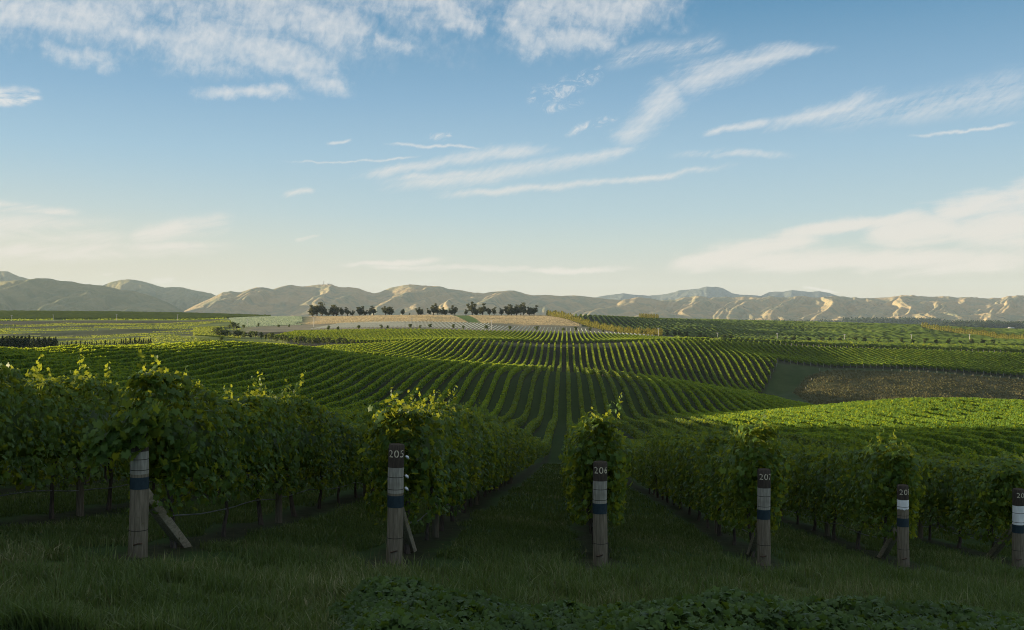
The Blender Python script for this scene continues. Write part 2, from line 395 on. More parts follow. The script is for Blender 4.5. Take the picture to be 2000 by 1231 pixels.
CTRL += [(1100, 80, 909), (1100, 103, 899), (1100, 131, 862), (1100, 165, 843), (1105, 200, 819), (1105, 228, 776), (1105, 246, 755), (1105, 275, 738), (1105, 309, 727), (1105, 345, 731), (1105, 380, 720), (1105, 410, 708),
         (1105, 428, 690), (1105, 443, 677), (1105, 475, 676), (1105, 520, 670),
         (1200, 305, 736), (1200, 345, 741), (1200, 380, 728), (1290, 306, 748), (1290, 345, 752), (1290, 380, 738), (1400, 306, 766), (1400, 345, 768), (1400, 380, 750),
         (900, 100, 884), (900, 140, 838), (900, 265, 718), (900, 300, 722), (900, 340, 718), (900, 390, 700), (900, 425, 678), (900, 445, 668), (900, 480, 668),
         (700, 100, 868), (700, 250, 707), (700, 290, 707), (700, 350, 700), (700, 400, 690), (700, 440, 680), (700, 470, 678),
         (600, 260, 690), (600, 300, 691), (600, 400, 690), (600, 470, 682),
         (430, 235, 681), (430, 280, 688), (430, 400, 690), (330, 215, 689), (330, 260, 697), (330, 400, 690), (150, 120, 760), (150, 178, 694), (150, 205, 696), (150, 250, 699), (150, 350, 693),
         (0, 150, 706.5), (0, 185, 706), (0, 260, 706), (0, 380, 695), (200, 75, 850), (200, 100, 812), (400, 100, 838), (0, 80, 805),
         (1620, 70, 921), (1620, 104, 874), (1620, 137, 833), (1620, 156, 815), (1620, 200, 812), (1620, 260, 808), (1620, 300, 802),
         (1800, 70, 921), (1800, 100, 872), (1800, 130, 824), (1800, 158, 800), (1800, 200, 807), (1800, 260, 812),
         (2000, 75, 910), (2000, 105, 852), (2000, 130, 822), (2000, 160, 804), (2000, 200, 812), (2000, 260, 818),
         (1900, 130, 824), (1350, 60, 922), (1350, 100, 884), (1350, 140, 846), (1350, 190, 828), (1480, 150, 832), (1480, 100, 881),
         (1560, 300, 792), (1560, 350, 764), (1560, 395, 727), (1650, 330, 790), (1650, 370, 752), (1650, 399, 722), (1650, 418, 717), (1800, 320, 794), (1800, 370, 756), (1800, 402, 725), (1800, 420, 718), (2000, 320, 805), (2000, 370, 765), (2000, 405, 738), (2000, 422, 731),
         (1290, 440, 678), (1290, 468, 668), (1290, 500, 668), (1400, 440, 685), (1400, 475, 669), (1400, 520, 668), (1520, 440, 702), (1520, 480, 676), (1520, 530, 673), (1650, 480, 684), (1650, 540, 677), (1800, 480, 688), (1800, 550, 681), (2000, 480, 694), (2000, 560, 684), (2200, 420, 740), (2200, 500, 695)]
# beyond the second hill
for px_, prof in {
    -100: [(500, 683), (600, 672), (800, 652), (1000, 634), (1150, 628), (1700, 611), (2200, 640), (5000, 652), (9000, 640)],
    0: [(500, 680), (600, 671), (800, 652), (1000, 634), (1150, 628), (1700, 611), (2200, 640), (5000, 652), (9000, 640)],
    200: [(500, 678), (600, 668), (800, 648), (1000, 632), (1150, 626), (1700, 612.5), (2200, 640), (5000, 650), (9000, 640)],
    380: [(500, 676), (600, 656), (700, 652), (850, 644), (1000, 632), (1150, 626), (1700, 614.5), (2200, 635), (5000, 648), (9000, 638)],
    480: [(500, 680), (560, 676), (650, 660), (800, 643), (950, 630), (1100, 620), (1300, 621), (2200, 636), (5000, 647), (9000, 636)],
    620: [(520, 678), (560, 674), (650, 655), (750, 643), (850, 634), (1000, 622), (1100, 618.5), (1300, 622), (2200, 637), (5000, 646), (9000, 636)],
    800: [(530, 668), (620, 654), (720, 643), (800, 634), (950, 620), (1100, 616), (1300, 620), (2200, 637), (5000, 645), (9000, 635)],
    1000: [(600, 661), (680, 651), (720, 648), (800, 640), (950, 625), (1080, 617), (1300, 621), (2200, 637), (5000, 644), (9000, 634)],
    1130: [(600, 663), (690, 652), (730, 650), (800, 644), (950, 627), (1080, 618), (1300, 622), (2200, 638), (5000, 643), (9000, 633)],
    1290: [(560, 669), (640, 665), (720, 659), (800, 652), (950, 640), (1150, 626), (1350, 625), (2200, 638), (5000, 642), (9000, 632)],
    1450: [(620, 671), (700, 668), (800, 663), (950, 648), (1150, 636), (1350, 629), (1500, 630), (2200, 640), (5000, 641), (9000, 631)],
    1650: [(620, 675), (700, 672), (800, 668), (950, 655), (1150, 642), (1350, 634), (1500, 633), (2200, 641), (5000, 640), (9000, 631)],
    1850: [(640, 680), (720, 676), (800, 671), (950, 662), (1150, 652), (1350, 643), (1550, 639), (2200, 643), (5000, 640), (9000, 631)],
    2000: [(640, 684), (720, 678), (800, 674), (950, 668), (1150, 660), (1350, 650), (1600, 643), (2200, 644), (5000, 640), (9000, 631)],
    2150: [(640, 686), (720, 680), (800, 675), (950, 669), (1150, 661), (1350, 651), (1600, 643), (2200, 644), (5000, 640), (9000, 631)]}.items():
    CTRL += [(px_, D, py) for D, py in prof]
# the hill to the left, outside the picture, that the evening sun stands behind
for ang, prof in {-33: [(60, -2.5), (100, -1.0), (140, -2), (200, -4), (300, -7)], -42: [(50, -1.0), (90, 3.8), (140, 4.9), (175, 2.6), (220, 0.2), (350, 0), (700, -10)],
                  -50: [(40, .8), (60, 3.4), (80, 5.4), (130, 6.6), (220, 3.6), (400, 4), (900, -8)]}.items():
    for r, z in prof:
        D = r * math.cos(R(ang)); CTRL.append((1000 + FPX * math.tan(R(ang)), D, 615.5 - z / D * FPX))
CTRL += [(3300, 60, 900), (3300, 150, 850), (3300, 400, 760), (3300, 1000, 690), (3300, 5000, 650), (-1300, 1500, 650), (-1300, 5000, 650)]
CT = np.array(CTRL)
def tps_xy(px_, D):
    return np.stack([np.arctan((np.asarray(px_) - 1000) / FPX) / .12, np.log(D) / .19], -1)
CP_XY = tps_xy(CT[:, 0], CT[:, 1]); CE = (615.5 - CT[:, 2]) / FPX * CT[:, 1] / (CT[:, 1] + 3)   # elevation tangent
def tps_k(d2): return .5 * d2 * np.log(d2 + 1e-9)
def tps_fit(xy, v, lam):
    n = len(xy); K = tps_k(((xy[:, None] - xy[None]) ** 2).sum(-1)) + lam * np.eye(n)
    Pm = np.hstack([np.ones((n, 1)), xy]); A = np.zeros((n + 3, n + 3)); A[:n, :n] = K; A[:n, n:] = Pm; A[n:, :n] = Pm.T
    return np.linalg.solve(A, np.concatenate([v, np.zeros(3)]))
TPS = tps_fit(CP_XY, CE, .03)
def tps_eval(xy):
    out = np.empty(len(xy))
    for k in range(0, len(xy), 20000):
        q = xy[k:k + 20000]
        d2 = ((q[:, None] - CP_XY[None]) ** 2).sum(-1)
        out[k:k + 20000] = tps_k(d2) @ TPS[:-3] + TPS[-3] + q @ TPS[-2:]
    return out
PHI_MAX = R(50)
def zground(X, Y, detail=True):
    """height of the land at world X, Y"""
    X = np.asarray(X, float); Y = np.asarray(Y, float); sh = np.broadcast(X, Y).shape
    X = np.broadcast_to(X, sh).ravel(); Y = np.broadcast_to(Y, sh).ravel()
    D, U = depth_u(X, Y); r = np.hypot(X, Y) + 1e-6; phi = np.arctan2(U, D)
    pc = np.clip(phi, -PHI_MAX, PHI_MAX); De = r * np.cos(pc)
    e = tps_eval(np.stack([pc / .12, np.log(np.clip(De, 11, 9000)) / .19], -1))
    Dc = np.clip(De, 11, 9000); e = e * (Dc + 3) / Dc
    back = sstep(np.abs(phi), R(95), R(165))
    e = e * (1 - back) + (-.004) * back
    plane = -1.67 - .13 * Y - .071 * X
    w = sstep(r, 11, 24)
    z = np.where(r < 24, plane * (1 - w) + e * De * w, e * De)
    z = z + CZ
    z = z + 1.5 * np.exp(-((X + 62) / 16) ** 2 - ((Y - 8) / 7.5) ** 2)      # unseen knoll on the left, added to shade the headland leaves
    if detail:
        am = sstep(r, 4, 30)
        z = z + (.05 * (vnoise(X / 1.7, Y / 1.7, 3) - .5) + .03 * (vnoise(X / .5, Y / .5, 4) - .5)) * np.clip(r / 6, .4, 1) + am * .25 * (vnoise(X / 14, Y / 14, 5) - .5)
    vm = sstep(D, 500, 620) * (1 - sstep(D, 1080, 1150)) * (1 - sstep(U / np.maximum(D, 1), -.30, -.26))
    z = z + vm * (7.0 * (fbm(X / 150, Y / 110, 51, 3) - .5) + 2.0 * (fbm(X / 30, Y / 30, 52, 3) - .5))
    vr = sstep(D, 600, 760) * (1 - sstep(D, 1300, 1500)) * sstep(U / np.maximum(D, 1), .10, .2)
    z = z + vr * 6.0 * (fbm(X / 120, Y / 150, 53, 3) - .5)
    bk = sstep(D, 255, 300) * (1 - sstep(D, 385, 398)) * sstep(U / np.maximum(D, 1), .28, .32)
    z = z + bk * 2.2 * (fbm(X / 16, Y / 16, 54, 4) - .5)
    return z.reshape(sh)

def row_x(i, Y):
    """world X of vine row i (i = 0 is the row behind post 206) at Y"""
    return rowX(i) - .19 * np.exp(-np.maximum(np.asarray(Y, float) - 14, 0) / 60)
def head_y(i):
    """the edge of the headland where row i starts"""
    return np.interp(i, [-2, -1, 0, 1, 2, 3, 40], [11.19, 12.8, 14.45, 16.19, 17.64, 19.39, 72])  if i >= -2 else 11.19 + 1.5 * (i + 2)
B1_END = 309.0
def b1_end(i):
    if i < -30: return 262 + (i + 38) * 5
    if i > 23: return max(165, 309 - (i - 23) * 24)
    return B1_END
def b1_start(i):
    return max(head_y(i) + .05, (abs(rowX(i)) / .60 - 12) if i < 0 else (rowX(i) / .50 - 12))
def b2_start(i):
    if i <= 20: return 322 if i > -10 else 322 + (-10 - i) * 2.2
    if i <= 31: return 322 + (i - 20) * 7.5
    return 416 + (i - 31) * .06
def b2_end(i):
    return float(np.interp(i, [-40, -10, 0, 10, 20, 35, 85], [448, 446, 444, 452, 470, 484, 490]))

def land():
    phi = np.concatenate([np.radians(np.arange(-180, -40, 2.0)), np.radians(np.arange(-40, -33, .4)), np.radians(np.arange(-33, 33, .07)), np.radians(np.arange(33, 40, .4)), np.radians(np.arange(40, 180, 2.0))])
    rr = np.concatenate([[.4, .9, 1.6], np.geomspace(2.2, 40, 150), np.geomspace(40.6, 1800, 300), np.geomspace(1850, 12900, 46)])
    A, Q = np.meshgrid(phi, rr, indexing='ij')
    Dm, Um = Q * np.cos(A), Q * np.sin(A)
    X = -SP * Dm + CP * Um; Y = CP * Dm + SP * Um
    z = zground(X, Y)
    na, nr = A.shape
    V = np.stack([X, Y, z], -1).reshape(-1, 3)
    V = np.vstack([V, [[0, 0, 0]]])
    a = np.arange(na); a2 = (a + 1) % na; k = np.arange(nr - 1)
    q = np.stack([(a[:, None] * nr + k), (a[:, None] * nr + k + 1), (a2[:, None] * nr + k + 1), (a2[:, None] * nr + k)], -1).reshape(-1, 4)
    tr = np.stack([np.full(na, na * nr), a * nr, a2 * nr], -1)
    # what grows where
    D, U = depth_u(X, Y); u = U / np.maximum(D, 1e-3); px = np.clip(1000 + FPX * u, -3000, 5000)
    px = np.where(D > 0, px, np.where(U < 0, -3000, 5000))
    col = np.empty(X.shape + (3,)); col[:] = (.050, .072, .022)
    n1 = fbm(X / 18, Y / 18, 11, 4); n2 = fbm(X / 90, Y / 60, 12, 4); n3 = fbm(X / 3, Y / 3, 13, 3)
    def put(mask, c, c2=None, n=None):
        mask = np.clip(mask, 0, 1)[..., None]; c = np.array(c)
        if c2 is not None: c = c + (np.array(c2) - c) * np.clip((n - .3) / .4, 0, 1)[..., None]
        col[:] = col * (1 - mask) + c * mask
    ii = (X - .675) / 2.7
    soil = np.zeros(X.shape)
    hy = np.where(ii >= -2, np.interp(ii, [-2, -1, 0, 1, 2, 3, 40], [11.19, 12.8, 14.45, 16.19, 17.64, 19.39, 72]), 11.19 + 1.5 * (ii + 2))
    b1 = (Y > hy - .4) & (Y < 310) & (ii > -39) & (ii < 30.5)
    put((b1 * 1.0), (.030, .058, .014), (.042, .066, .019), n2)
    e1 = np.interp(ii, [-60, -30, 23, 31], [260, 309, 309, 150])
    b2 = (Y > 318) & (Y < 490) & (ii > -41) & (ii < 86)
    put(b2 * 1.0, (.026, .034, .014), (.036, .040, .020), n1)
    soil = np.where((b1 & (Y < e1)) | b2, 1.0, 0.0)
    # dry gully bank at the right
    gul = sstep(ii, 24, 31) * sstep(D, 165 + 0 * D, 215) * (1 - sstep(D, 396 + 6 * (vnoise(X / 15, Y / 9, 8) - .5), 402)) * sstep(px - np.interp(D, [300, 320, 335, 350, 370, 385, 395, 402], [1620, 1590, 1562, 1548, 1552, 1572, 1600, 1640]) + 10 * (n1 - .5), -3, 5)
    soil = soil * (1 - sstep(gul, .2, .5)) * (1 - sstep(ii, 30.8, 31.5) * (Y < 412))
    hl = np.where(ii > 20, 1.0, 0) * (Y > 312) * (Y < np.where(ii < 31, 321 + (ii - 20) * 7.5, 414)) * (1 - gul)
    soil = soil * (1 - hl)
    put(hl, (.032, .052, .015), (.048, .066, .022), n3)
    put(gul, (.066, .070, .030), (.108, .105, .052), n1)
    put(gul * sstep(n3, .58, .72) * .7, (.05, .05, .025))
    # valley behind the left ridge
    v = (D > 262) & (D < 1165) & (px < 560)
    put(v * sstep(D, 262, 300), (.075, .105, .024), (.16, .20, .040), n2)
    put(v * sstep(D, 560, 640) * (px < 470) * sstep(fbm(X / 120, Y / 50, 61, 4), .46, .60), (.050, .062, .022))  # dark and light patches, here and below, paint in shaded and sunlit slopes
    put(v * (D < 760) * sstep(fbm(X / 80, Y / 30, 62, 4), .50, .62), (.26, .27, .055))
    put((px < 440 - (1150 - D) * .1) * sstep(D, 960, 1000) * (D < 1150) * .85, (.055, .055, .028))
    put(np.exp(-((px - 408) / 26) ** 2) * sstep(D, 600, 640) * (1 - sstep(D, 800, 860)), (.26, .24, .08))
    put((px < 445) * sstep(D, 1150, 1160) * (D < 2100), (.16, .22, .035), (.21, .25, .045), n1)
    # block behind the second hill
    put((D > 492) * (D < 735) * (px > 640 - (D - 492) * .75) * (px < 1300), (.034, .036, .017))
    # young vines and the dry slope above
    yv = sstep(D + 20 * (n1 - .5), 724, 732) * (1 - sstep(D + 40 * (n1 - .5), 846, 862)) * sstep(px + 60 * (n2 - .5), 455, 500) * (px < 1262)
    put(yv * 1.0, (.17, .16, .10), (.24, .21, .14), n1)
    put(sstep(D, 845, 870) * (D < 1160) * (px > 440 - (D - 1150) * .05) * (1 - sstep(px + 30 * (n2 - .5), 560, 620)), (.13, .18, .085), (.19, .22, .12), n1)
    put(sstep(D + 40 * (n1 - .5), 845, 862) * (D < 1400) * sstep(px + 50 * (n2 - .5), 570, 625) * (px < 1135), (.36, .28, .15), (.46, .36, .20), n1)
    put((D > 860) * (D < 1085) * (px > 640) * (px < 1130) * sstep(fbm(X / 60, Y / 25, 31, 4), .48, .62) * .55, (.19, .19, .075))
    dr = 880 + (D - 1085) * -.18
    put((D > 870) * (D < 1085) * (px > 878 + (1085 - D) * .17) * (px < 912 + (1085 - D) * .12) * 1.0, (.11, .17, .03))
    put((D > 860) * (D < 1040) * (np.abs(px - 952) < 2.5) * 1.0, (.09, .13, .03))
    # road strip and vineyards to the right
    wbp = np.interp(D, [735, 745, 770, 810, 880, 1000, 1070, 1400], [1293, 1262, 1215, 1180, 1140, 1100, 1069, 1069])
    put((D > 492) * (D < 1560) * (px > wbp) * 1.0, (.026, .036, .014), (.038, .045, .018), n1)
    put((np.abs(D - (722 + (px - 1000) * .06)) < 7) * (px > 840) * (px < 1700) * 1.0, (.20, .185, .16))
    # plain
    pl = sstep(D, 2000, 2300)
    put(pl, (.10, .115, .06), (.15, .15, .085), fbm(X / 420, Y / 700, 41, 4))
    put(np.where(D <= 0, 1.0, 0) * .6, (.06, .085, .03))
    o = mesh_obj('ground', V, [q, tr], [ground_mat()], smooth=True)
    me = o.data
    ca = me.color_attributes.new('land', 'FLOAT_COLOR', 'POINT')
    full = np.ones((len(V), 4), np.float32); full[:-1, :3] = col.reshape(-1, 3); full[-1, :3] = (.05, .07, .02)
    full[:-1, 3] = soil.ravel(); full[-1, 3] = 0
    ca.data.foreach_set('color', full.ravel())
    tag(o, kind='structure', label='rolling vineyard land from the grassy headland to the plain below the hills')

def ground_mat():
    m_, t = new_mat('land')
    at = t.node('ShaderNodeAttribute', attribute_name='land')
    pos = t.node('ShaderNodeNewGeometry').outputs['Position']
    X, Y, Z = t.sep(pos)
    n1 = t.noise(pos, 2.2, 8, .65); n2 = t.noise(pos, .35, 5, .6); n3 = t.noise(pos, 14, 4, .7)
    col = at.outputs['Color']
    f = t.m('ADD', t.m('ADD', t.m('MULTIPLY', n1, .6), t.m('MULTIPLY', n2, .7)), t.m('MULTIPLY', n3, .5))
    col = t.mix(1.0, col, t.ramp(t.m('MULTIPLY', f, .55), [(.25, (.62, .62, .62)), (.7, (1.35, 1.35, 1.35))]), 'MULTIPLY')
    # bare earth under every vine row
    bend = t.m('MULTIPLY', t.m('EXPONENT', t.m('DIVIDE', t.m('MAXIMUM', t.m('SUBTRACT', Y, 14.0), 0.0), -60.0)), .19)
    s_ = t.m('DIVIDE', t.m('SUBTRACT', t.m('ADD', X, bend), .675 - 1.35), 2.7)
    fr = t.m('ABSOLUTE', t.m('SUBTRACT', t.m('FRACT', s_), .5))
    w = t.m('ADD', t.m('MULTIPLY', fr, 2.7), t.m('MULTIPLY', t.m('SUBTRACT', t.noise(pos, 1.3, 5, .65), .5), .9))
    sm = t.m('MULTIPLY', t.m('MULTIPLY', t.mr(w, .12, .48, 1, 0), at.outputs['Alpha']), .7)
    earth = t.mix(t.mr(t.noise(pos, 5, 6, .7), .35, .65), (.022, .022, .014), (.050, .044, .030))
    col = t.mix(sm, col, earth)
    return finish(m_, t, principled(t, col, .95, f, .5, .06, .1))
land()

# ---------------------------------------------------------------- leaves
_half = [(.0, -.10), (.20, -.40), (.46, -.22), (.40, .02), (.56, .30), (.26, .36), (.0, .66)]
_out = _half + [(-x, y) for x, y in _half[-2:0:-1]]
LEAF = np.array([(0, .02)] + _out)                                   # grape leaf outline, stalk notch first
LN = len(_out)
LEAF_Z = np.array([.05] + [-.10 * abs(x) ** 1.2 - .10 * max(y, 0) for x, y in _out])
LEAF_F = np.array([[0, 1 + k, 1 + (k + 1) % LN] for k in range(LN)])
def frames(nrm, tip):
    nrm = nrm / (np.linalg.norm(nrm, axis=1)[:, None] + 1e-9)
    t_ = tip - (tip * nrm).sum(1)[:, None] * nrm; t_ /= np.linalg.norm(t_, axis=1)[:, None] + 1e-9
    return nrm, t_, np.cross(t_, nrm)
def lobed(c, nrm, tip, s):
    """lobed leaves: returns verts and tri faces"""
    n_, t_, b_ = frames(nrm, tip); s = np.asarray(s)[:, None, None]
    V = c[:, None] + s * (LEAF[None, :, :1] * b_[:, None] + LEAF[None, :, 1:] * t_[:, None] + (LEAF_Z * 1.0)[None, :, None] * n_[:, None])
    F = LEAF_F[None] + (np.arange(len(c)) * (LN + 1))[:, None, None]
    return V.reshape(-1, 3), F.reshape(-1, 3)
def kites(c, nrm, tip, s, w=.8):
    """folded kite shaped leaves or leaf clumps: verts and quads"""
    n_, t_, b_ = frames(nrm, tip); s = np.asarray(s)[:, None]
    a = c - t_ * s * .5; d = c + t_ * s * .55; l = c + b_ * s * .5 * w - n_ * s * .12; r = c - b_ * s * .5 * w - n_ * s * .12
    return np.stack([a, l, d, r], 1).reshape(-1, 3), np.arange(len(c) * 4).reshape(-1, 4)

def row_line_noise(i, Y):
    top = .30 * (vnoise(Y / 1.9, i * 7.3, 21) - .5) + .26 * (vnoise(Y / .6, i * 3.1, 22) - .5)
    wid = 1 + .5 * (vnoise(Y / 1.3, i * 5.7, 23) - .5) + .35 * (vnoise(Y / .45, i * 9.1, 24) - .5)
    return top, wid
def canopy(i, Y0, Y1, rg, fill=1.0):
    """leaf clumps of one vine row between Y0 and Y1"""
    seg = []; y = Y0
    ys = np.arange(Y0, Y1, 1.0)
    if len(ys) == 0: return None
    xs = row_x(i, ys); D, U = depth_u(xs, ys); D = np.maximum(np.hypot(D, U * .5), 8)
    s = np.clip(.084 + (D - 30) * .0014, .084, .5)
    dens = 3.3 * 1.75 / (s * s * .8) * np.where(D < 34, .80, 1.0)
    cnt = rg.poisson(np.where((vnoise(ys / 1.7, 0 * ys + i * 11.3, 26) < .13) & (D > 45), .22, 1.0) * np.minimum(dens * fill * (1 + .25 * (1 - sstep(D, 30, 60))), 1350)); cnt[-1] = cnt[-1] * min(1, (Y1 - ys[-1]))
    k = np.repeat(np.arange(len(ys)), cnt)
    Y = ys[k] + rg.random(len(k)); Y = np.clip(Y, Y0, Y1); S = s[k]
    X = row_x(i, Y); Z = zground(X, Y, False)
    tp, wd = row_line_noise(i, Y)
    nr_ = 1 - sstep(D[k], 30, 75); zt = 1.80 + .14 * nr_ + tp * (.85 + .75 * nr_) + .08 * np.exp(-((Y - Y0) / .9) ** 2) * nr_
    zb = .70 - .24 * nr_ + .22 * (vnoise(Y / .7, i * 4.3, 25) - .4)
    # around the section: two sides and the top
    q = rg.random(len(k)); side = np.where(rg.random(len(k)) < .5, -1.0, 1.0)
    isT = q > .76
    h = rg.random(len(k)) ** .9; hw = (.365 + .125 * nr_) * np.where(D[k] > 350, .85, 1.0) * wd * np.sqrt(np.clip(1 - (np.abs(h - .5) / .85) ** 2.6, .15, 1))
    hw = hw * np.sqrt(np.clip((Y - Y0) / .55, 0, 1) * .75 + .25)
    ins = np.abs(rg.normal(0, .10, len(k)))
    ox = np.where(isT, (rg.random(len(k)) - .5) * 2 * hw * .75, side * (hw - ins))
    oz = np.where(isT, zt - ins * .6, zb + h * (zt - zb))
    nx = np.where(isT, ox * 1.2, side); nz = np.where(isT, 1.0, .35 + 0 * ox)
    nrm = np.stack([nx, 0 * nx, nz], 1) + rg.normal(0, .55, (len(k), 3))
    c = np.stack([X + ox, Y, Z + oz], 1)
    tip = np.stack([0 * X, 0 * X, -1 + 0 * X], 1) + rg.normal(0, .6, (len(k), 3))
    near = D[k] < 34
    return c, nrm, tip, S * rg.uniform(.6, 1.35, len(k)), near
def hull(i, Y0, Y1, step):
    """dark inner body of a row so that one cannot look through it"""
    ys = np.arange(Y0 + .25, Y1 - .1, step); ys = np.append(ys, Y1 - .15)
    if len(ys) < 2: return None
    X = row_x(i, ys); Z = zground(X, ys, False); tp, wd = row_line_noise(i, ys)
    a = np.where((vnoise(ys / 1.7, 0 * ys + i * 11.3, 26) < .13) & (depth_u(X, ys)[0] > 45), .3, 1.0) * .15 * wd * (1 + .5 * (1 - sstep(depth_u(X, ys)[0], 30, 75))); zb = Z + .88; zt = Z + 1.62 + tp * .6
    R_ = np.stack([np.stack([X - a, ys, zb], 1), np.stack([X - a * 1.2, ys, (zb + zt) / 2], 1), np.stack([X, ys, zt], 1), np.stack([X + a * 1.2, ys, (zb + zt) / 2], 1), np.stack([X + a, ys, zb], 1)], 1)
    n = len(ys); j = np.arange(n - 1)[:, None]; k = np.arange(5)[None]; k2 = (k + 1) % 5
    F = np.stack([j * 5 + k, j * 5 + k2, (j + 1) * 5 + k2, (j + 1) * 5 + k], -1).reshape(-1, 4)
    return R_.reshape(-1, 3), F
def shoots(i, Y0, Y1, rg, per_m):
    """young shoots that stand above the trimmed top"""
    n = int((Y1 - Y0) * per_m); Y = rg.uniform(Y0, Y1, n); X = row_x(i, Y) + rg.normal(0, .12, n)
    tp, wd = row_line_noise(i, Y); Z = zground(X, Y, False) + 1.74 + tp * 1.4
    hgt = .22 + .36 * rg.random(n) ** 2.0; lean = rg.normal(0, .25, (n, 2))
    cs, ns, ts, ss = [], [], [], []
    for k in range(n):
        m_ = int(5 + hgt[k] * 26)
        t_ = np.linspace(.0, 1, m_); p = np.stack([X[k] + lean[k, 0] * hgt[k] * t_ ** 1.4, Y[k] + lean[k, 1] * hgt[k] * t_ ** 1.4, Z[k] + .12 + hgt[k] * t_], 1)
        off = rg.normal(0, 1, (m_, 3)); off[:, 2] *= .3; off /= np.linalg.norm(off, axis=1)[:, None]
        sz = .105 * (1 - .55 * t_) * rg.uniform(.8, 1.2, m_)
        cs.append(p + off * sz[:, None] * .55); ns.append(off * .8 + rg.normal(0, .5, (m_, 3)) + [0, 0, .4]); ts.append(off + [0, 0, -.3]); ss.append(sz)
    if not cs: return None
    return np.concatenate(cs), np.concatenate(ns), np.concatenate(ts), np.concatenate(ss)

B1, B2, B3 = range(-38, 31), range(-40, 85), range(-70, 27)
def side_words(i, what):
    """where a row stands, counted from the row behind post 206"""
    if i == 0: return what + ' in line with the post numbered 206'
    return '%s, %s %s of post 206' % (what, ordi(abs(i)), 'right' if i > 0 else 'left')

def row_mesh(i, Y0, Y1, mat, parent=None, name='vine_hedge', near=False, fill=1.0, ends=True):
    rg = np.random.default_rng(1000 + i + int(Y0) * 7)
    V, T, Q, n = [], [], [], 0
    parts = [canopy(i, Y0, Y1, rg, fill)]
    if near:
        yn = min(Y1, 44.0)
        sh = shoots(i, Y0, yn, rg, 5.0)
        if sh: parts.append((*sh, np.ones(len(sh[0]), bool)))
        if i >= -2 and i < 5:               # the loose bush at the end of a row
            m_ = 420; c = rg.normal(0, 1, (m_, 3)); c = c / np.linalg.norm(c, axis=1)[:, None] * (rg.random(m_) ** .45)[:, None] * (1 + .35 * rg.random(m_))[:, None] * [.46, .36, .66]
            dn = c / np.linalg.norm(c, axis=1)[:, None]
            c = c + np.stack([row_x(i, Y0 + .3) + 0 * dn[:, 0], Y0 + .32 + 0 * dn[:, 0], float(zground(row_x(i, Y0 + .3), Y0 + .3)) + 1.46 + 0 * dn[:, 0]], 1)
            c[:, 1] = np.maximum(c[:, 1], Y0 + .02 + .0 * c[:, 1])
            parts.append((c, dn + rg.normal(0, .5, (m_, 3)) + [0, 0, .3], np.tile([0, 0, -1.], (m_, 1)) + rg.normal(0, .6, (m_, 3)), .095 * rg.uniform(.6, 1.4, m_), np.ones(m_, bool)))
        if i == -2:                         # shoots hanging over the top of post 204
            m_ = 420; q = rg.random(m_); c = np.stack([row_x(i, Y0) - .55 + .85 * q + rg.normal(0, .07, m_), Y0 - .24 + rg.normal(0, .07, m_), 0 * q], 1)
            c[:, 2] = zground(c[:, 0], c[:, 1] * 0 + Y0) + 1.20 + .34 * q ** .6 + rg.normal(0, .10, m_) + .10 * (q > .8)
            parts.append((c, np.stack([-.3 + 0 * q, -1 + 0 * q, .5 + 0 * q], 1) + rg.normal(0, .5, (m_, 3)), np.stack([-.3 + 0 * q, 0 * q, -1 + 0 * q], 1) + rg.normal(0, .5, (m_, 3)), .10 * rg.uniform(.7, 1.25, m_), np.ones(m_, bool)))
    for pt in parts:
        if pt is None: continue
        c, nrm, tip, s, nr = pt
        if nr.any():
            v, f = lobed(c[nr], nrm[nr], tip[nr], s[nr] * .98); T.append(f + n); V.append(v); n += len(v)
        fr = ~nr
        if fr.any():
            v, f = kites(c[fr], nrm[fr], tip[fr], s[fr] * 1.15, .95); Q.append(f + n); V.append(v); n += len(v)
    hl = hull(i, Y0, Y1, 1.2 if near else 3.0)
    if hl is not None: Q.append(hl[1] + n); V.append(hl[0]); n += len(hl[0])
    F = [np.concatenate(T)] if T else []
    if Q: F.append(np.concatenate(Q))
    return mesh_obj(name, np.concatenate(V), F, mat, parent)

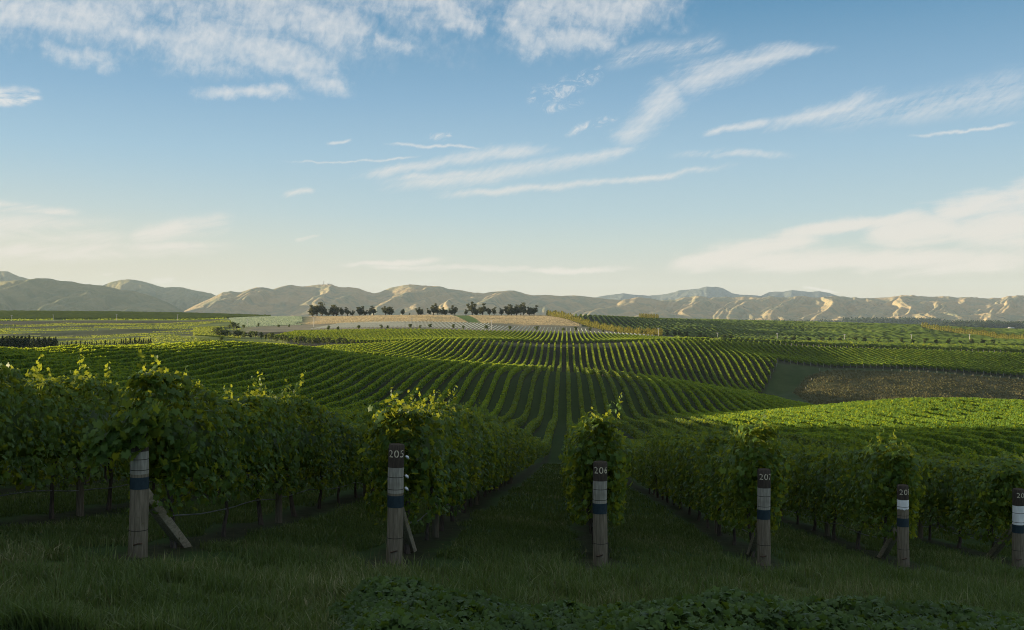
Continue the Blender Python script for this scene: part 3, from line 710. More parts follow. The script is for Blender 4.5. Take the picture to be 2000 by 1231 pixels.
POSTS = [(-2, 270, 11.44, 843), (-1, 770, 12.9, 868), (0, 1172, 14.4, 902), (1, 1492, 16.0, 917), (2, 1764.5, 17.3, 948), (3, 1988, 18.9, 955)]
NUMS = {-2: '204', -1: '205', 0: '206', 1: '207', 2: '208', 3: '209'}
def trunk_mesh(mb, x, y, z, rg, h=.95):
    k = np.linspace(0, 1, 6); wob = rg.normal(0, .022, (6, 2)); wob[0] = 0
    p = np.stack([x + np.cumsum(wob[:, 0]), y + np.cumsum(wob[:, 1]), z - .05 + (h + .05) * k], 1)
    mb.tube(p, np.array([.048, .036, .030, .029, .033, .042]) * rg.uniform(.8, 1.15), 6)
def block_one():
    for i in B1:
        Y0, Y1 = b1_start(i), b1_end(i)
        if -2 <= i <= 4: Y0 += .10
        near = -4 <= i <= 7
        if near:
            x0 = float(row_x(i, Y0)); root = thing('vine_hedge', (x0, Y0, float(zground(x0, Y0))))
            t0 = Vector(root.location)
            o = row_mesh(i, Y0, Y1, M['vine'], None, 'canopy', True)
            o.parent = root; o.data.transform(__import__('mathutils').Matrix.Translation(-t0))
            rg = np.random.default_rng(400 + i)
            ys = np.arange(max(head_y(i), Y0) + 1.0, min(Y1, 40), 1.8) + rg.normal(0, .08, len(np.arange(max(head_y(i), Y0) + 1.0, min(Y1, 40), 1.8)))
            for y in ys:
                x = float(row_x(i, y)); mb = MB(); trunk_mesh(mb, x - t0.x, y - t0.y, float(zground(x, y)) - t0.z, rg)
                mb.build('trunk', M['vbark'], root, True)
        else:
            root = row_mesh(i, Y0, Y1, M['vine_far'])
        if i in NUMS: lab = 'long green vine hedge starting behind the post numbered %s' % NUMS[i]
        elif i == -3: lab = 'leafy vine hedge at the left edge, just left of the hedge behind post 204'
        elif i < -3: lab = 'vine hedge on the left valley slope, %s to the left of post 204' % ordi(-2 - i)
        else: lab = 'vine hedge on the right valley slope, %s to the right of post 209' % ordi(i - 3)
        tag(root, lab, 'vine hedge', 'vine hedges running down the near valley')
def block_two():
    for i in B2:
        Y0, Y1 = b2_start(i), b2_end(i)
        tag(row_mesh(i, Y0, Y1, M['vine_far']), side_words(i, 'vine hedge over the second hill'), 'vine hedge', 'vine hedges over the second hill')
def block_three():
    for i in B3:
        Y0 = 498 + max(0, -i - 28) * 3.0; Y1 = float(np.interp(i, [-70, -48, -20, 0, 26], [690, 672, 676, 690, 690]))
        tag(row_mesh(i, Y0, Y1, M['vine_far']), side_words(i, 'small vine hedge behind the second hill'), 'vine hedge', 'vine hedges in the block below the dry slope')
block_one(); block_two(); block_three()

def far_rows():
    """the vineyards farthest off, read as texture: one body of low ridges"""
    rg = np.random.default_rng(5); V, Q, n = [], [], 0
    def ridge(i, Y0, Y1, step):
        nonlocal n
        ys = np.arange(Y0, Y1, step)
        if len(ys) < 2: return
        X = np.full(len(ys), rowX(i)) + rg.normal(0, .12, len(ys)); Z = zground(X, ys, False)
        a = rg.uniform(.22, .46, len(ys)) * (1.9 if Y0 > 735 and i > 0 else 1.0); h = (2.3 if Y0 > 735 else 1.9) + rg.normal(0, .28, len(ys))
        P_ = np.stack([np.stack([X - a, ys, Z + .5], 1), np.stack([X - a * .6, ys, Z + h], 1), np.stack([X + a * .6, ys, Z + h], 1), np.stack([X + a, ys, Z + .5], 1)], 1)
        j = np.arange(len(ys) - 1)[:, None]; k = np.arange(3)[None]
        Q.append(np.stack([j * 4 + k, (j + 1) * 4 + k, (j + 1) * 4 + k + 1, j * 4 + k + 1], -1).reshape(-1, 4) + n)
        Q.append(np.array([[0, 1, 2, 3], [4 * len(ys) - 1, 4 * len(ys) - 2, 4 * len(ys) - 3, 4 * len(ys) - 4]]) + n)
        V.append(P_.reshape(-1, 3)); n += 4 * len(ys)
    for i in range(4, 290):
        x = rowX(i); y_hi = 1500
        y_lo = max(505, x / .50)
        if i < 29:                          # these start behind the windbreak
            for y_ in range(740, 1300, 4):
                D_, U_ = depth_u(x, y_)
                if 1000 + FPX * U_ / D_ > np.interp(D_, [735, 745, 770, 810, 880, 1000, 1070], [1299, 1268, 1221, 1186, 1146, 1106, 1075]): break
            y_lo = y_ + 2
        for a, b in ((505, 612), (622, 715), (742, 905), (917, 1120), (1134, 1500)):
            if a > 700 and i % 2: continue
            a2 = a + 6 * math.sin(x / 60); b2_ = b + 6 * math.sin(x / 60)
            s, e = max(a2, y_lo), min(b2_, y_hi)
            if e - s > 10: ridge(i, s, e, 5.0 if a < 800 else 9.0)
    for i in range(-330, -128):
        x = rowX(i)
        s = max(1165, -x / .60); e = min(1850, -x / .30)
        if e - s > 10: ridge(i, s, e, 9.0)
    # leafy tops of these rows
    for (x0_, x1_, ya, yb, n_) in ((12, 700, 505, 1500, 90000),):
        xx = rowX(np.round((rg.uniform(x0_, x1_, n_) - .675) / 2.7)); yy = rg.uniform(ya, yb, n_)
        ri = np.round((xx - .675) / 2.7).astype(int); D_, U_ = depth_u(xx, yy); pp = 1000 + FPX * U_ / D_
        ok = (pp < 2150) & ((yy < 730) & (ri > 27) | (yy > 745) & (ri % 2 == 0)) & (pp > np.interp(D_, [735, 745, 770, 810, 880, 1000, 1070, 1400], [1300, 1270, 1224, 1190, 1150, 1110, 1080, 1085]))
        for gap in ((612, 622), (715, 742), (905, 917), (1120, 1134)): ok &= ~((yy > gap[0] + 6 * np.sin(xx / 60)) & (yy < gap[1] + 6 * np.sin(xx / 60)))
        xx, yy = xx[ok], yy[ok]; n_ = len(xx)
        c_ = np.stack([xx + rg.normal(0, .25, n_), yy, zground(xx, yy, False) + rg.uniform(1.0, 2.3, n_)], 1)
        v_, f_ = kites(c_, rg.normal(0, 1, (n_, 3)) + [-.5, 0, .2], rg.normal(0, 1, (n_, 3)), rg.uniform(.6, 1.3, n_), .9)
        V.append(v_); Q.append(f_ + n); n += len(v_)
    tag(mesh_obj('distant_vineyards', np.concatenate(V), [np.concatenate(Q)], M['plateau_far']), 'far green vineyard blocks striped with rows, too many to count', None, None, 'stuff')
far_rows()

# ---------------------------------------------------------------- numbered posts, line posts, hoses
def text_mesh(txt, size):
    cu = bpy.data.curves.new('num', 'FONT'); cu.body = txt; cu.size = size; cu.align_x = 'CENTER'; cu.space_character = 1.12; cu.offset = size * .002
    o = bpy.data.objects.new('num', cu); C.objects.link(o)
    dg = bpy.context.evaluated_depsgraph_get(); me = bpy.data.meshes.new_from_object(o.evaluated_get(dg))
    bpy.data.objects.remove(o); return me
def number_on(post, txt, r, zc, turn):
    import bmesh
    me = text_mesh(txt, .135); bm = bmesh.new(); bm.from_mesh(me)
    # stencil bridges: cut a slot through the middle of every figure
    bmesh.ops.triangulate(bm, faces=bm.faces[:])
    for x in np.arange(-.12, .121, .010):
        bmesh.ops.bisect_plane(bm, geom=bm.verts[:] + bm.edges[:] + bm.faces[:], plane_co=(x, 0, 0), plane_no=(1, 0, 0))
    xs = [v.co.x for v in bm.verts]; w = (max(xs) - min(xs)) / 3; x0 = min(xs)
    cut = [f for f in bm.faces if abs(((f.calc_center_median().x - x0) / w) % 1 - .5) < .055 and f.calc_center_median().y > .03 or abs(f.calc_center_median().y) > 9]
    bmesh.ops.delete(bm, geom=cut, context='FACES')
    for v in bm.verts:
        th = v.co.x / r + turn; rr = r + .0035
        v.co = (rr * math.sin(th), -rr * math.cos(th), zc + v.co.y)
    bm.to_mesh(me); bm.free(); me.materials.clear(); me.materials.append(M['num'])
    o = bpy.data.objects.new('number', me); C.objects.link(o); o.parent = post
    o['label'] = 'cream stencilled number %s' % txt
def numbered_posts():
    H = 1.43
    for (i, px_, D, pyt) in POSTS:
        x, y = world_of(px_, D); zt = CZ + D * (615.5 - pyt) / FPX
        zg = float(zground(x, y)); h = zt - zg
        rg = np.random.default_rng(50 + i)
        root = thing('end_post', (x, y, zg)); root.rotation_euler = (rg.normal(0, .010), {-2: .012, -1: .022, 0: 0, 1: .0, 2: -.008, 3: .006}[i], 0); r = .100 if i != 2 else .094
        # fractions of the height measured from the top down
        b = {-2: (.155, .335, .36, .455), -1: (.19, .405, .425, .525), 0: (.18, .395, .395, .495), 1: (.19, .415, .415, .515), 2: (.175, .40, .40, .505), 3: (.21, .455, .455, .56)}[i]
        k = np.linspace(-.25, h, 14); wob = .006 * np.sin(k * 5 + i)
        tw = r * (1 + .06 * (1 - k / h)); tw[-1] -= .012
        mb = MB(); p = np.stack([wob * .6, wob * .4, k], 1); p = np.insert(p, -1, p[-1] - [0, 0, .012], 0); tw = np.insert(tw, -1, tw[-1] + .012)
        mb.tube(p, tw, 20); mb.build('pole', M['post'], root, True)
        def band(nm, f0, f1, mat, pr, lab=None, ragged=0.0):
            m2 = MB(); z0, z1 = h * (1 - f1), h * (1 - f0); n = 36; th = np.arange(n) * 2 * math.pi / n
            def rad(z): return r * (1 + .06 * (1 - z / h)) + pr
            zz = [z0, (z0 + z1) / 2, z1]; rings = []
            for q, z in enumerate(zz):
                w = .006 * math.sin(z * 5 + i); zj = z + (ragged * (vnoise(th * 3, 0 * th + i, 5) - .5) if q == 0 else 0 * th)
                rings.append(np.stack([w * .6 + rad(z) * np.cos(th), w * .4 + rad(z) * np.sin(th), zj], 1))
            a = np.arange(n); a2 = (a + 1) % n
            F = np.concatenate([np.stack([q * n + a, q * n + a2, (q + 1) * n + a2, (q + 1) * n + a], 1) for q in range(2)])
            m2.add(np.concatenate(rings), [F]); o = m2.build(nm, mat, root, True)
            if lab: o['label'] = lab
            return o
        cap = MB(); zc0 = h * (1 - b[0])
        kk = np.array([zc0, (zc0 + h) / 2, h - .012, h + .004]); rad_ = r * (1 + .06 * (1 - kk / h)) + .0025; rad_[-1] -= .012
        w = .006 * np.sin(kk * 5 + i)
        cap.tube(np.stack([w * .6, w * .4, kk], 1), rad_, 24); cap.build('dark_top', M['tar'], root, True)
        band('pale_band', b[0], (b[0] + .115) if i == 2 else b[1], M['white'] if i >= 2 else M['pale'], .0018, 'white painted band' if i >= 2 else None, .03 if i == 2 else 0)
        band('blue_band', b[2], b[3], M['blue'], .003)
        for f in ((b[0] + b[1]) / 2 - .03, b[1] - .035, .78):
            band('groove', f, f + .006, M['groove'], .0024)
        number_on(root, NUMS[i], r + .0025, h - .155 if i > -2 else h - .14, {-2: .10, -1: .0, 0: .16, 1: .35, 2: .55, 3: .75}[i] - (math.atan2(x, y)))
        # staples, wires clips and the brace plank
        st = MB(); zq = h * .09 + .03
        th = np.linspace(-.5, .35, 7) + (.25 if i > 1 else 0) - math.atan2(x, y)
        st.tube(np.stack([(r * 1.06 + .006) * np.sin(th), -(r * 1.06 + .006) * np.cos(th), zq + .012 * np.sin(th * 3)], 1), .008, 6); st.build('staple', M['rust'], root, True)
        if i == -1:
            for zc in (h - .17, h - .42, h - .58):
                cl = MB(); sx = 1 if i < 0 else -1
                q = np.linspace(0, 1, 5)
                cl.tube(np.stack([sx * (r + .012 + .035 * np.sin(q * 3.1)), .03 + .06 * q, zc + .018 * np.cos(q * 6)], 1), [.010, .017, .013, .016, .008], 6)
                cl.box((sx * (r + .03), .06, zc), (.035, .03, .02), [[.8, -.6, 0], [.6, .8, 0], [0, 0, 1]]); cl.build('wire_clip', M['clip'], root)
        br = MB(); zb = h * .52 if i != 0 else h * .40; L = 1.35
        y1_ = .09 + L; zg1 = float(zground(x, y + y1_)) - zg
        a = np.array([0, .07, zb]); e = np.array([.03, y1_, zg1 - .06]); d = (e - a); ln = np.linalg.norm(d); d /= ln
        up_ = np.cross([1, 0, 0], d); Rm = np.stack([[1, 0, 0], d, up_], 1)
        br.box((a + e) / 2, (.10, ln, .13), Rm); o = br.build('brace', M['brace'], root)
        bv = o.modifiers.new('bevel', 'BEVEL'); bv.width = .006; bv.segments = 2
        tag(root, {'204': 'weathered timber end post numbered 204, its top hidden under overhanging vine leaves', '205': 'weathered timber end post with the number 205 stencilled on its dark top',
                   '206': 'weathered timber end post with the number 206 stencilled on its dark top', '207': 'weathered timber end post with the number 207 stencilled on its dark top',
                   '208': 'end post numbered 208 with a ragged white band above grey wood and a blue band', '209': 'end post with a broad white band beside the right edge, number reading 20'}[NUMS[i]],
            'post', 'numbered end posts along the headland')
numbered_posts()
def line_posts_and_hoses():
    proto = None
    for i in range(-4, 8):
        hy = max(head_y(i), b1_start(i))
        for k, y in enumerate(np.arange(hy + (5.4 if i != -1 else 3.6), 42, 7.2)):
            x = float(row_x(i, y)) + .05; z = float(zground(x, y))
            if proto is None:
                proto = thing('line_post', (x, y, z)); m_ = MB(); m_.tube([(0, 0, -.2), (0, 0, .7), (0, 0, 1.55)], [.058, .055, .052], 10); m_.build('pole', M['post'], proto, True)
                b_ = MB(); b_.tube([(0, 0, .62), (0, 0, .72)], [.0585, .0583], 12, False); b_.build('blue_band', M['blue'], proto, True); q = proto
            else: q = copy_tree(proto, (x, y, z), .7 * k + i)
            where = 'the hedge behind post %s' % NUMS[i] if i in NUMS else ('hedge %s left of post 204' % ordi(-2 - i) if i < -2 else 'hedge %s right of post 209' % ordi(i - 3))
            tag(q, 'trellis post %s from the headland in %s' % (ordi(k + 1), where), 'post', 'trellis posts inside the vine hedges')
    for i in range(-4, 6):
        hy = max(head_y(i) + .55, b1_start(i) + .2); rg = np.random.default_rng(70 + i)
        ys = np.arange(hy, 36, .45); x = row_x(i, ys) + .05 * np.sin(ys * .7 + i); z = zground(x, ys, False)
        sag = .42 - .06 * np.abs(np.sin((ys - hy) * math.pi / 3.6)) + rg.normal(0, .006, len(ys))
        mb = MB(); mb.tube(np.stack([x, ys, z + sag], 1), .0095, 6)
        where = 'along the foot of the hedge behind post %s' % NUMS[i] if i in NUMS else ('under hedge %s left of post 204' % ordi(-2 - i) if i < -2 else 'under hedge %s right of post 209' % ordi(i - 3))
        tag(mb.build('drip_hose', M['hose'], None, True), 'thin grey drip hose ' + where, 'hose', 'drip hoses under the vine hedges')
        for k, hh in enumerate((.80,) if i > -4 else ()):
            mb = MB(); mb.tube(np.stack([row_x(i, ys[::4]), ys[::4], z[::4] + hh], 1), .003, 4)
            tag(mb.build('trellis_wire', M['steel'], None, True), 'thin steel trellis wire ' + where, 'wire', 'trellis wires')
line_posts_and_hoses()
def block_end_posts():
    def small(nm, h, r, mat, capmat=None):
        mb = MB(); mb.tube([(0, 0, -.2), (0, 0, h * .5), (0, 0, h)], [r, r * .97, r * .92], 7); return mb
    p1 = None
    def put(px_D_or_xy, lab, grp, nm, h, r, mat, cache={}):
        x, y = px_D_or_xy; z = float(zground(x, y))
        if nm + grp not in cache: o = small(nm, h, r, mat).build(nm, mat, None, True); cache[nm + grp] = o
        else: o = cache[nm + grp].copy(); C.objects.link(o)
        o.location = (x, y, z); tag(o, lab, 'post', grp)
    for i in range(29, 85):
        put((rowX(i), b2_start(i) - .5), 'pale end post above the dry bank, %s from the left' % ordi(i - 28), 'end posts along the track above the dry bank', 'end_post', 1.55, .085, M['pale'])
    for i in range(33, 80):
        put((rowX(i), b2_end(i) + 14), 'far row end post beyond the second hill, %s from the left' % ordi(i - 32), 'end posts along the road behind the second hill', 'end_post', 1.35, .085, M['pale'])
    for i in range(-6, 6):
        put((rowX(i), b1_end(i) + .6), side_words(i, 'end post on the first crest'), 'end posts on the first crest', 'end_post', 1.5, .12, M['post'])
    # fence along the lip of the bank
    pxs = np.concatenate([[1574, 1585, 1601], np.arange(1619, 2040, 17.6)])
    for k, px_ in enumerate(pxs):
        D = 399 if px_ > 1600 else 399 - (1601 - px_) * 1.2
        put(world_of(px_, D), 'short fence post on the lip of the dry bank, %s from the left' % ordi(k + 1), 'fence posts on the lip of the dry bank', 'fence_post', 1.05, .10, M['pale'])
block_end_posts()

# ---------------------------------------------------------------- hills
def hill_mat(name, tan, green, scrub, sc):
    m_, t = new_mat(name)
    pos = t.node('ShaderNodeNewGeometry').outputs['Position']
    n1 = t.noise(pos, 1 / (260 * sc), 6, .6, .4); n2 = t.noise(pos, 1 / (60 * sc), 5, .65); n3 = t.noise(pos, 1 / (420 * sc), 5, .6, .8)
    col = t.mix(t.mr(t.m('ADD', t.m('MULTIPLY', n1, .6), t.m('MULTIPLY', n2, .4)), .42, .60), tan, green)
    col = t.mix(t.m('MULTIPLY', t.mr(t.m('ADD', t.m('MULTIPLY', n3, .55), t.m('MULTIPLY', n2, .45)), .585, .66), .8), col, scrub)
    return finish(m_, t, principled(t, col, .95, t.m('ADD', n2, t.m('MULTIPLY', n1, 2.0)), .9, 14 * sc, .05))
def hill_range(name, crest, D0, depth, base_py, seed, wave, amp, shear, mat, label, pow_=1.25, step=2.0, nt=90, rough=1.0):
    """a range of hills: its crest line, spurs that come down towards the plain, gullies between them"""
    cp = np.array(crest, float)
    s = np.arange(cp[0, 0], cp[-1, 0] + .1, step); nb = 10
    t_ = np.concatenate([np.linspace(-.55, 0, nb, endpoint=False), np.linspace(0, 1, nt) ** 1.0])
    S, T = np.meshgrid(s, t_, indexing='ij'); Tp = np.clip(T, 0, 1)
    u = (S - 1000) / FPX
    De = D0 - depth * T
    # spurs keep their column while they come down, leaning sideways by shear
    W = (S + shear * Tp * 1.0) / wave + 1.1 * (fbm(S / wave * .5, T * 1.6, seed, 3) - .5) + .28 * (fbm(S / wave * 1.7, T * 4.5, seed + 31, 3) - .5)
    jag = lambda w, sd: np.abs(np.sin(np.pi * w)) ** 1.05 * (.55 + .45 * vnoise(np.floor(w), 0 * w, sd))
    r1 = jag(W, seed + 1); r2 = jag(W * 2.7 + .4 + .6 * fbm(S / wave, T * 3, seed + 5, 2), seed + 2); r3 = jag(W * 6.3 + fbm(S / wave * 2, T * 6, seed + 6, 2), seed + 3)
    spur = .60 * r1 + .29 * r2 + .11 * r3 * rough
    top = np.interp(S + shear * .35 * Tp * (1 - Tp), cp[:, 0], cp[:, 1]); top = top + (1.6 * (fbm(S / 11, 0 * S, seed + 8, 4) - .5)) * rough * (1.9 if seed in (14, 26) else 1.0)
    bas = np.interp(S, [-400, 1000, 2400], base_py) if not np.isscalar(base_py) else base_py + 0 * S
    zc = (615.5 - top) / FPX * D0; zb = (615.5 - bas) / FPX * (D0 - depth)
    H = zc - zb
    prof = (1 - Tp) ** pow_
    env = np.sin(np.pi * np.clip(Tp, 0, 1) ** .78) ** .85
    z = zb + H * prof + amp * H * (spur - .45) * env + .05 * H * (fbm(S / 26, T * 7, seed + 9, 4) - .5) * env
    z = np.where(T < 0, zc - H * (T / .55) ** 2 * .8, z)
    z = np.where(T > .985, zb - 6, z)
    X = De * (-SP + u * CP); Y = De * (CP + u * SP)
    V = np.stack([X, Y, z + CZ], -1).reshape(-1, 3); n1, n2 = S.shape
    a = np.arange(n1 - 1)[:, None]; b = np.arange(n2 - 1)[None]
    F = np.stack([a * n2 + b, a * n2 + b + 1, (a + 1) * n2 + b + 1, (a + 1) * n2 + b], -1).reshape(-1, 4)
    o = mesh_obj(name, V, [F[:, ::-1]], mat, smooth=True)
    tag(o, label, None, None, 'structure'); return o
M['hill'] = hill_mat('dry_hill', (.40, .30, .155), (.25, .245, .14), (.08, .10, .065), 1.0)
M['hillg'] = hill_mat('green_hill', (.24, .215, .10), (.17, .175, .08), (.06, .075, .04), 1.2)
M['mount'] = hill_mat('far_mountain', (.13, .14, .11), (.10, .115, .09), (.06, .075, .06), 3.0)
def hills():
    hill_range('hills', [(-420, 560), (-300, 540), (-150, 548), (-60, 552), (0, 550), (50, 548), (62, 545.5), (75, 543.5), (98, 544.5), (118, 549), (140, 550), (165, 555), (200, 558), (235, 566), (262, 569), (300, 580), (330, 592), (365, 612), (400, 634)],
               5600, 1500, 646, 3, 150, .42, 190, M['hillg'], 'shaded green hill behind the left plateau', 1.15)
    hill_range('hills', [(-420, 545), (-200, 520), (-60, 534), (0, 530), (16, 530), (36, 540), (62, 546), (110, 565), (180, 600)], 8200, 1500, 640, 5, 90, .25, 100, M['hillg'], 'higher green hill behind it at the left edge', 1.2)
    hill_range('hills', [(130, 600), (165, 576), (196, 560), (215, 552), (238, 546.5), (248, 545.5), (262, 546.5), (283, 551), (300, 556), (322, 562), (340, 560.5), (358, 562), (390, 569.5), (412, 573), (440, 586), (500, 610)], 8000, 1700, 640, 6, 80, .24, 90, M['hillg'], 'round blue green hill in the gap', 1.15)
    hill_range('hills', [(300, 640), (340, 625), (365, 607), (400, 590), (425, 578), (436, 571), (450, 569), (470, 571), (500, 561.5), (515, 562), (538, 566), (556, 560), (570, 557.5), (592, 560), (606, 558.5), (622, 556), (648, 556), (662, 561), (680, 561), (702, 563.5), (716, 569.5), (731, 573.5),
                         (742, 571), (760, 563), (782, 558.5), (800, 555.8), (822, 557.5), (848, 559), (866, 561), (878, 565), (900, 567), (922, 571), (944, 573.5), (960, 570), (985, 568.5), (1005, 568.5), (1018, 572), (1040, 577), (1066, 576), (1095, 578), (1120, 577), (1150, 580), (1185, 584), (1215, 586.5), (1235, 583), (1250, 581), (1275, 584), (1300, 590), (1340, 605), (1400, 640)],
               6600, 2300, 648, 11, 150, .52, 150, M['hill'], 'dry tan range with sunlit spurs behind the eucalypts', 1.2)
    hill_range('hills', [(1150, 640), (1200, 604), (1240, 592), (1290, 587), (1318, 585.5), (1340, 580.5), (1362, 577.5), (1385, 582), (1410, 580), (1440, 581), (1465, 579), (1490, 582), (1505, 579), (1530, 581.5), (1550, 580), (1567, 577.5), (1580, 580.5), (1608, 581.5), (1630, 578.5), (1652, 579.5), (1680, 582.5), (1715, 582.5), (1745, 579), (1770, 577), (1796, 578.5), (1815, 580), (1850, 578.5), (1868, 580.5), (1905, 580.5), (1930, 583), (1955, 581.5), (1975, 578.5), (1990, 577.5), (2010, 579.5), (2060, 576), (2140, 580), (2250, 574), (2350, 590), (2450, 640)],
               7200, 2500, 641, 14, 84, .44, 60, M['hill'], 'dry tan range with sunlit gullies at the right', 1.0)
    hill_range('hills', [(1400, 640), (1440, 627), (1500, 619), (1530, 618), (1580, 620), (1625, 616), (1680, 621), (1720, 622), (1800, 612), (1850, 610), (1890, 616), (1930, 611), (1990, 617), (2060, 612), (2150, 618), (2260, 640)],
               5300, 600, 641, 21, 60, .55, 30, M['hill'], 'low sunlit foothills at the foot of the right range', .9, nt=40)
    hill_range('hills', [(1190, 640), (1250, 613), (1300, 602), (1340, 597), (1390, 604), (1430, 598), (1480, 605), (1520, 597), (1560, 592.5), (1600, 599), (1650, 604), (1700, 597), (1745, 600), (1780, 592), (1830, 587), (1870, 593), (1900, 599), (1950, 593), (2000, 599), (2050, 591), (2150, 600), (2260, 640)],
               6300, 1400, 641, 26, 70, .46, 60, M['hill'], 'middle fold of the dry range at the right', 1.0, nt=70)
    hill_range('mountain', [(1100, 600), (1150, 584), (1176, 578.5), (1216, 573), (1250, 577), (1268, 577.5), (1300, 574.5), (1316, 571), (1325, 567.5), (1345, 566), (1365, 563.5), (1380, 560), (1402, 560.5), (1412, 563), (1430, 573), (1445, 575.5), (1472, 577), (1486, 578), (1502, 571), (1515, 569.5), (1530, 570), (1548, 566.5), (1562, 568.5), (1578, 570), (1602, 569), (1618, 572), (1640, 579), (1720, 588), (1800, 600)],
               12000, 2500, 628, 31, 70, .10, 40, M['mount'], 'far blue mountain ridge fading in the haze', 1.0, nt=40)
hills()

# ---------------------------------------------------------------- trees
def clump(mb, c, rad, n, s, rg, up=.3, flat=.7):
    d = rg.normal(0, 1, (n, 3)); d /= np.linalg.norm(d, axis=1)[:, None]
    p = c + d * (rad * rg.random(n) ** .4)[:, None] * np.array([1, 1, flat])
    v, f = kites(p, d + rg.normal(0, .6, (n, 3)) + [0, 0, up], rg.normal(0, 1, (n, 3)), s * rg.uniform(.6, 1.3, n), .85)
    mb.add(v, [f])
def make_tree(name, seed, h, mat, bark, kind):
    rg = np.random.default_rng(seed); root = thing(name, (0, 0, 0))
    tb, cb = MB(), MB()
    if kind == 'euc':
        n = int(rg.integers(4, 7))
        base = rg.normal(0, .25, 2); fork = h * rg.uniform(.10, .18)
        tb.tube([(0, 0, -.6), (base[0] * .5, base[1] * .5, fork * .6), (base[0], base[1], fork)], [.55, .42, .36], 7)
        for k in range(n):
            ang = 2 * math.pi * k / n + rg.normal(0, .4); out = h * rg.uniform(.06, .22); top = h * (rg.uniform(.55, .92) if k else 1.0)
            e = np.array([math.cos(ang) * out, math.sin(ang) * out, top * .93])
            m1 = np.array([base[0] + e[0] * .6, base[1] + e[1] * .6, fork + (top - fork) * .42])
            tb.tube([(base[0], base[1], fork - .3), m1, e], [.27, .17, .06], 6)
            for f in np.linspace(-.25, 1, 7):
                c = m1 + (e - m1) * f + rg.normal(0, h * .04, 3)
                clump(cb, c, h * rg.uniform(.09, .155), 50, h * .062, rg)
            for q in range(2):
                c = m1 + rg.normal(0, h * .09, 3); tb.tube([m1, (m1 + c) / 2 + [0, 0, .3], c], [.1, .07, .04], 5); clump(cb, c, h * rg.uniform(.07, .11), 45, h * .06, rg)
    elif kind == 'pop':
        tb.tube([(0, 0, -.4), (0, 0, h * .5), (0, 0, h * .9)], [.16, .10, .03], 6)
        for z in np.linspace(.14, .96, 9):
            clump(cb, np.array([rg.normal(0, .12 * h * .3), rg.normal(0, .12 * h * .3), z * h]), h * (.20 * math.sin(math.pi * min(1, z + .08)) ** .6 + .03), 36, h * .10, rg, .4, 1.0)
    elif kind == 'con':
        tb.tube([(0, 0, -.4), (0, 0, h * .5), (0, 0, h * .95)], [.16, .10, .02], 6)
        for z in np.linspace(.10, .97, 11):
            clump(cb, np.array([rg.normal(0, .1), rg.normal(0, .1), z * h]), h * (.30 * (1 - z) + .035), 30, h * .085, rg, .1, .5)
    else:
        tb.tube([(0, 0, -.3), (rg.normal(0, .08), 0, h * .3), (rg.normal(0, .15), 0, h * .6)], [.14, .11, .05], 6)
        for k in range(10):
            a = rg.uniform(0, 6.28); q = rg.uniform(0, .28) * h; z = rg.uniform(.32, .82) * h
            c = np.array([math.cos(a) * q, math.sin(a) * q, z]); tb.tube([(0, 0, h * .3), c * [.5, .5, .8], c], [.06, .04, .02], 5)
            clump(cb, c, h * rg.uniform(.14, .24), 40, h * .11, rg)
    tb.build('trunk', bark, root, True); cb.build('crown', mat, root)
    return root
def scatter(name, kind, protos, hs, mat, bark, spots, group, cat, labf, sc_rng=(.9, 1.12), sink=0.0):
    """spots: (column, depth, height)"""
    pr = [make_tree(name, 100 * protos + k * 13 + len(spots), hs, mat, bark, kind) for k in range(protos)]
    rg = np.random.default_rng(len(spots) + protos)
    for k, (px_, D, h) in enumerate(spots):
        x, y = world_of(px_, D); z = float(zground(x, y)) - sink
        s = h / hs; sx = s * rg.uniform(*sc_rng)
        o = pr[k] if k < protos else copy_tree(pr[k % protos], (0, 0, 0))
        o.location = (x, y, z); o.rotation_euler = (0, 0, rg.uniform(0, 6.28)); o.scale = (sx, sx, s)
        tag(o, labf(k, len(spots)), cat, group)
